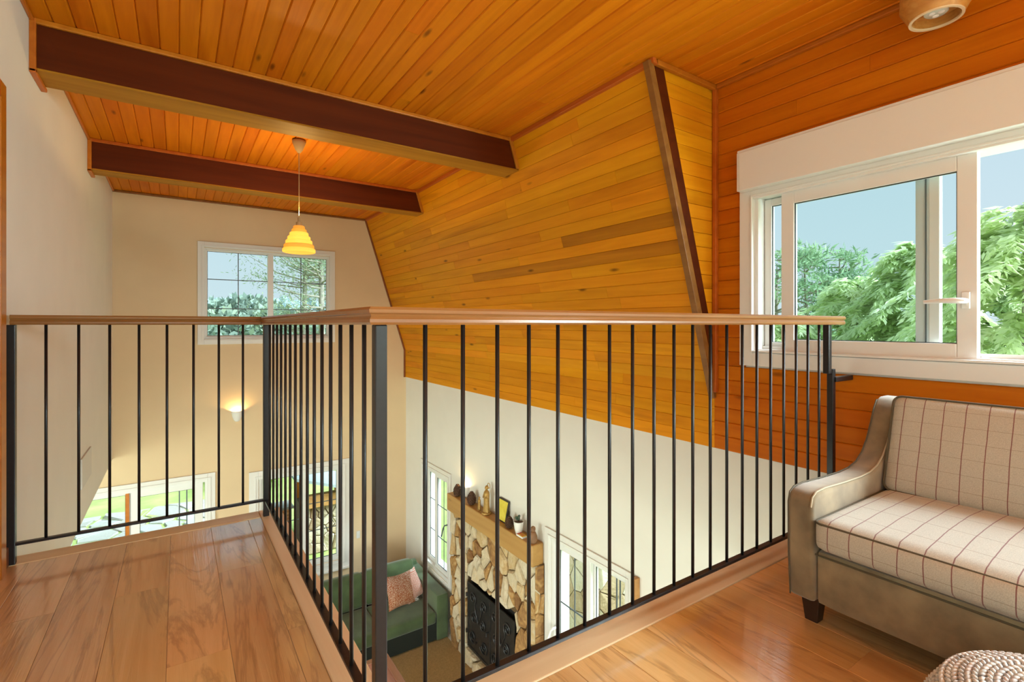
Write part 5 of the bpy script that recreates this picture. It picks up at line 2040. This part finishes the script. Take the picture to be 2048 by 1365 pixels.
def pine(label, x, y, ztop, crown0, R, mat, nclump=60, seed=1, tr=0.13, group='tall pines', per=44, lf=0.30):
    g = np.random.default_rng(seed)
    root = empty('pine_tree', (x, y, GZ))
    T(root, label, 'tree', group)
    lean = g.normal(0, 0.25, 2)
    m = MB()
    tp = lambda t: (x + lean[0] * t, y + lean[1] * t, GZ + (ztop - GZ) * t)
    m.tube([tp(t) for t in (0, 0.3, 0.6, 0.85, 0.98)], tr, 8, radii=[tr, tr * 0.8, tr * 0.55, tr * 0.3, tr * 0.1])
    P, D, U, Ls, Ws, Tn = [], [], [], [], [], []
    br = MB()
    for c in range(nclump):
        h = crown0 + (1 - crown0) * g.random()
        az = g.uniform(0, 2 * math.pi)
        hh = (h - crown0) / (1 - crown0)
        Lb = R * (0.55 + 0.9 * hh * (1 - hh) * 1.8) * g.uniform(0.45, 1.1) * (1.0 if hh < 0.85 else 0.5)
        a = np.array(tp(h))
        e = a + np.array([math.cos(az) * Lb, math.sin(az) * Lb, Lb * g.uniform(0.1, 0.5)])
        mid_ = (a + e) / 2 - np.array([0, 0, 0.08 * Lb])
        br.tube([a, mid_, e], 0.02, 5, radii=[0.035 * tr / 0.13, 0.022 * tr / 0.13, 0.008])
        tone_b = g.normal(0, 0.15)
        for q in range(per):
            c_ = e + g.normal(0, 1, 3) * np.array([0.26, 0.26, 0.14]) * R / 1.6
            P.append(c_)
            d = g.normal(0, 1, 3)
            d[2] = abs(d[2]) * 0.8
            D.append(d)
            U.append(g.normal(0, 1, 3))
            l = lf * g.uniform(0.6, 1.2)
            Ls.append(l)
            Ws.append(l * 0.10)
            Tn.append(0.5 + tone_b + g.normal(0, 0.15))
    m.build('trunk', M['bark'], root, smooth=True)
    br.build('branches', M['bark'], root, smooth=True)
    leaf_mesh('foliage', P, D, U, Ls, Ws, Tn, mat, root)
    return root


pine('round-crowned pine left of centre in the closed dormer pane', 18.2, 8.45, 3.75, 0.42, 1.5, M['pine'], 46, 21)
pine('slender pine right of the round-crowned pine in the dormer pane', 20.5, 8.75, 3.85, 0.50, 1.3, M['pine'], 34, 22)
pine('short pine peeping over the low conifers in the dormer pane', 19.5, 7.7, 2.9, 0.5, 1.2, M['pine'], 30, 23)
pine('pine seen in the narrow gap beside the dormer sash', 16.5, 8.9, 3.3, 0.35, 1.5, M['pine'], 44, 24)
# pines through the upper far window
pine('thick-trunked pine behind the right sash of the upper far window', 5.0, 21.5, 8.2, 0.30, 2.3, M['pine_pale'], 80, 31, tr=0.17, per=80, lf=0.17)
pine('tall pine spreading into the left sash of the upper far window', 4.6, 23.5, 8.6, 0.30, 2.5, M['pine_pale'], 80, 32, tr=0.15, per=80, lf=0.17)
pine('yellow-green pine at the edge of the upper far window', 6.2, 22.5, 7.4, 0.25, 2.0, M['pine_pale'], 70, 33, tr=0.12, per=80, lf=0.17)
pine('thin bare-stemmed pine between the two thicker far pines', 6.3, 25.5, 8.0, 0.5, 1.8, M['pine_pale'], 40, 34, tr=0.10, per=80, lf=0.17)


def bushy(label, x, y, ztop, R, mat, n=5000, seed=1, lf=0.5, name='leafy_tree', group='hazy trees beyond the far window'):
    g = np.random.default_rng(seed)
    root = empty(name, (x, y, GZ))
    T(root, label, 'tree' if name != 'shrub' else 'shrub', group)
    MB().tube([(x, y, GZ), (x, y, (GZ + ztop) / 2)], 0.15, 7).build('trunk', M['bark'], root)
    nl = 16
    H_ = ztop - GZ
    cs = np.stack([g.normal(0, R * 0.45, nl), g.normal(0, R * 0.45, nl), GZ + H_ * g.uniform(0.35, 0.86, nl)], 1) + np.array([x, y, 0])
    rs = g.uniform(0.35, 0.6, nl) * R
    idx = g.integers(0, nl, n)
    d = g.normal(0, 1, (n, 3))
    d /= np.linalg.norm(d, axis=1, keepdims=True)
    P = cs[idx] + d * rs[idx][:, None] * g.uniform(0.7, 1.0, n)[:, None] * np.array([1, 1, 0.8])
    P[:, 2] = np.minimum(P[:, 2], ztop)
    D = d + g.normal(0, 0.6, (n, 3))
    U = g.normal(0, 1, (n, 3))
    l = lf * g.uniform(0.5, 1.1, n)
    leaf_mesh('foliage', P, D, U, l, l * 0.3, 0.5 + g.normal(0, 0.2, n), mat, root)
    return root


far_labels = ['broad hazy tree at the lower left of the upper far window', 'hazy tree under the left sash muntins of the upper far window', 'low hazy tree beside the mullion of the upper far window', 'hazy tree below the pines in the right sash', 'hazy tree farthest right below the pines']
for k, (x_, y_, zt, R_) in enumerate([(0.6, 42, 2.6, 3.4), (4.6, 50, 3.3, 4.0), (6.8, 44, 2.4, 3.4), (9.3, 46, 2.2, 3.6), (13.0, 48, 2.6, 4.0)]):
    bushy(far_labels[k], x_, y_, zt, R_, M['wood_far'], 4200, 40 + k, lf=0.7)
bushy('lime green shrub low in the left sash of the upper far window', 1.0, 19.5, 0.35, 1.8, M['lime'], 3500, 51, lf=0.35, name='shrub', group='lime shrubs')
bushy('lime green shrub seen under the handrail beside the corner post', 3.2, 20.5, 0.3, 2.0, M['lime'], 3500, 52, lf=0.35, name='shrub', group='lime shrubs')
bushy('bright lime shrub outside the ground-floor far window', 2.6, 16.5, -1.55, 1.7, M['lime'], 3500, 53, lf=0.3, name='shrub', group='lime shrubs')

# ground, hills
g_ = MB()
NX, NY = 40, 40
o = MB().box(-120, 160, -90, 300, GZ - 0.5, GZ).build('ground', M['lawn'])
T(o, 'bright yellow-green lawn around the house', 'lawn', kind='structure')
g = np.random.default_rng(77)
m = MB()
xs = np.linspace(-160, 420, 420)
ridge = 8.6 + 1.6 * np.sin(xs * 0.021 + 1.0) + 0.9 * np.sin(xs * 0.055) + g.uniform(-0.45, 0.45, len(xs)) + 1.3 * (g.random(len(xs)) > 0.95)
vs_, fs_ = [], []
for i_, (xx, rr) in enumerate(zip(xs, ridge)):
    vs_ += [(xx, 170, GZ - 1), (xx, 190 + 4 * math.sin(i_), rr * 0.6), (xx, 210, rr), (xx, 330, GZ - 1)]
for i_ in range(len(xs) - 1):
    for q in range(3):
        a = i_ * 4 + q
        fs_.append((a, a + 4, a + 5, a + 1))
m.add(vs_, fs_)
o = m.build('hill', M['hill'], smooth=False)
T(o, 'distant hazy wooded ridge seen through the upper far window', 'hill', kind='structure')

# paving outside the far garden door and outside the side garden door
rnd = random.Random(5)


def patio(name, rect, n, label):
    root = empty(name, ((rect[0] + rect[1]) / 2, (rect[2] + rect[3]) / 2, GZ))
    T(root, label, 'paving', kind='structure')
    for poly in voronoi_cells(rect, n, 0.07, rnd, relax=2):
        stone_piece('paving_stone', M['paving'], root, poly, lambda u, v, h: (u, v, GZ + 0.001 + h), 0.03, rnd, inset=0.05, bumpy=0.003)


patio('path_1', (-3.2, 1.9, 8.3, 14.5), 90, 'irregular pale paving stones with grass joints outside the far garden door')
patio('path_2', (4.6, 8.8, 3.2, 8.2), 60, 'irregular pale paving stones outside the side garden door')

# stone pillar outside the side door
sp_ = empty('stone_pillar', (4.6, 4.8, GZ))
T(sp_, 'rough tan stone pillar standing outside the side garden door', 'pillar')
bx('core', M['mortar'], sp_, 4.25, 4.95, 4.42, 5.12, GZ, -0.8)
for poly in voronoi_cells((4.42, 5.12, GZ + 0.01, -0.81), 26, 0.012, rnd, relax=1):
    stone_piece('stone', M['stone_pale'], sp_, poly, lambda u, v, h: (4.25 - h, u, v), 0.03, rnd)
for poly in voronoi_cells((4.25, 4.95, GZ + 0.01, -0.81), 26, 0.012, rnd, relax=1):
    stone_piece('stone', M['stone_pale'], sp_, poly, lambda u, v, h: (u, 4.42 - h, v), 0.03, rnd)

# garden grill outside the far window
gr = empty('garden_grill', (2.35, 10.2, GZ))
T(gr, 'stone garden grill with orange timber beam and grey roof outside the far window', 'grill')
bx('core', M['mortar'], gr, 1.95, 2.85, 9.95, 10.6, GZ, -2.35)
for poly in voronoi_cells((1.95, 2.85, GZ + 0.01, -2.36), 22, 0.012, rnd, relax=1):
    stone_piece('stone', M['stone_pale'], gr, poly, lambda u, v, h: (u, 9.95 - h, v), 0.03, rnd)
bx('timber_beam', M['mantel'], gr, 1.9, 2.62, 9.78, 9.93, -2.33, -2.10, bevel=0.01)
bx('timber_post', M['trim_wood'], gr, 1.93, 2.03, 9.80, 9.90, GZ, -2.33, bevel=0.006)
m = MB().prism([(1.75, 9.6, -1.72), (2.95, 9.6, -2.12), (2.95, 9.6, -2.07), (1.75, 9.6, -1.67)], (0, 1.3, 0))
m.build('roof_sheet', M['grey_roof'], gr)
for z_, x_ in ((-2.1, 2.0), (-2.1, 2.75)):
    bx('roof_post', M['trim_wood'], gr, x_ - 0.04, x_ + 0.04, 10.62, 10.7, GZ, -1.85 - (x_ - 2.0) * 0.3)

# low brick planter left of the grill
bp_ = empty('brick_planter', (1.5, 11.3, GZ))
T(bp_, 'low orange brick planter beside the garden grill outside the far window', 'planter')
bx('core', M['mortar'], bp_, 1.17, 1.95, 11.12, 11.48, GZ, -2.70)
bw, bh = 0.19, 0.062
for r_ in range(8):
    z0 = GZ + 0.01 + r_ * (bh + 0.008)
    x_ = 1.16 - (0.1 if r_ % 2 else 0)
    while x_ < 1.95:
        xa_, xb_ = max(x_, 1.16), min(x_ + bw, 1.96)
        if xb_ - xa_ > 0.03: bx('brick', M['brick'], bp_, xa_, xb_, 11.09, 11.13, z0, z0 + bh, bevel=0.004)
        x_ += bw + 0.01
bx('coping', M['paving'], bp_, 1.12, 2.0, 11.06, 11.52, -2.70, -2.65, bevel=0.006)
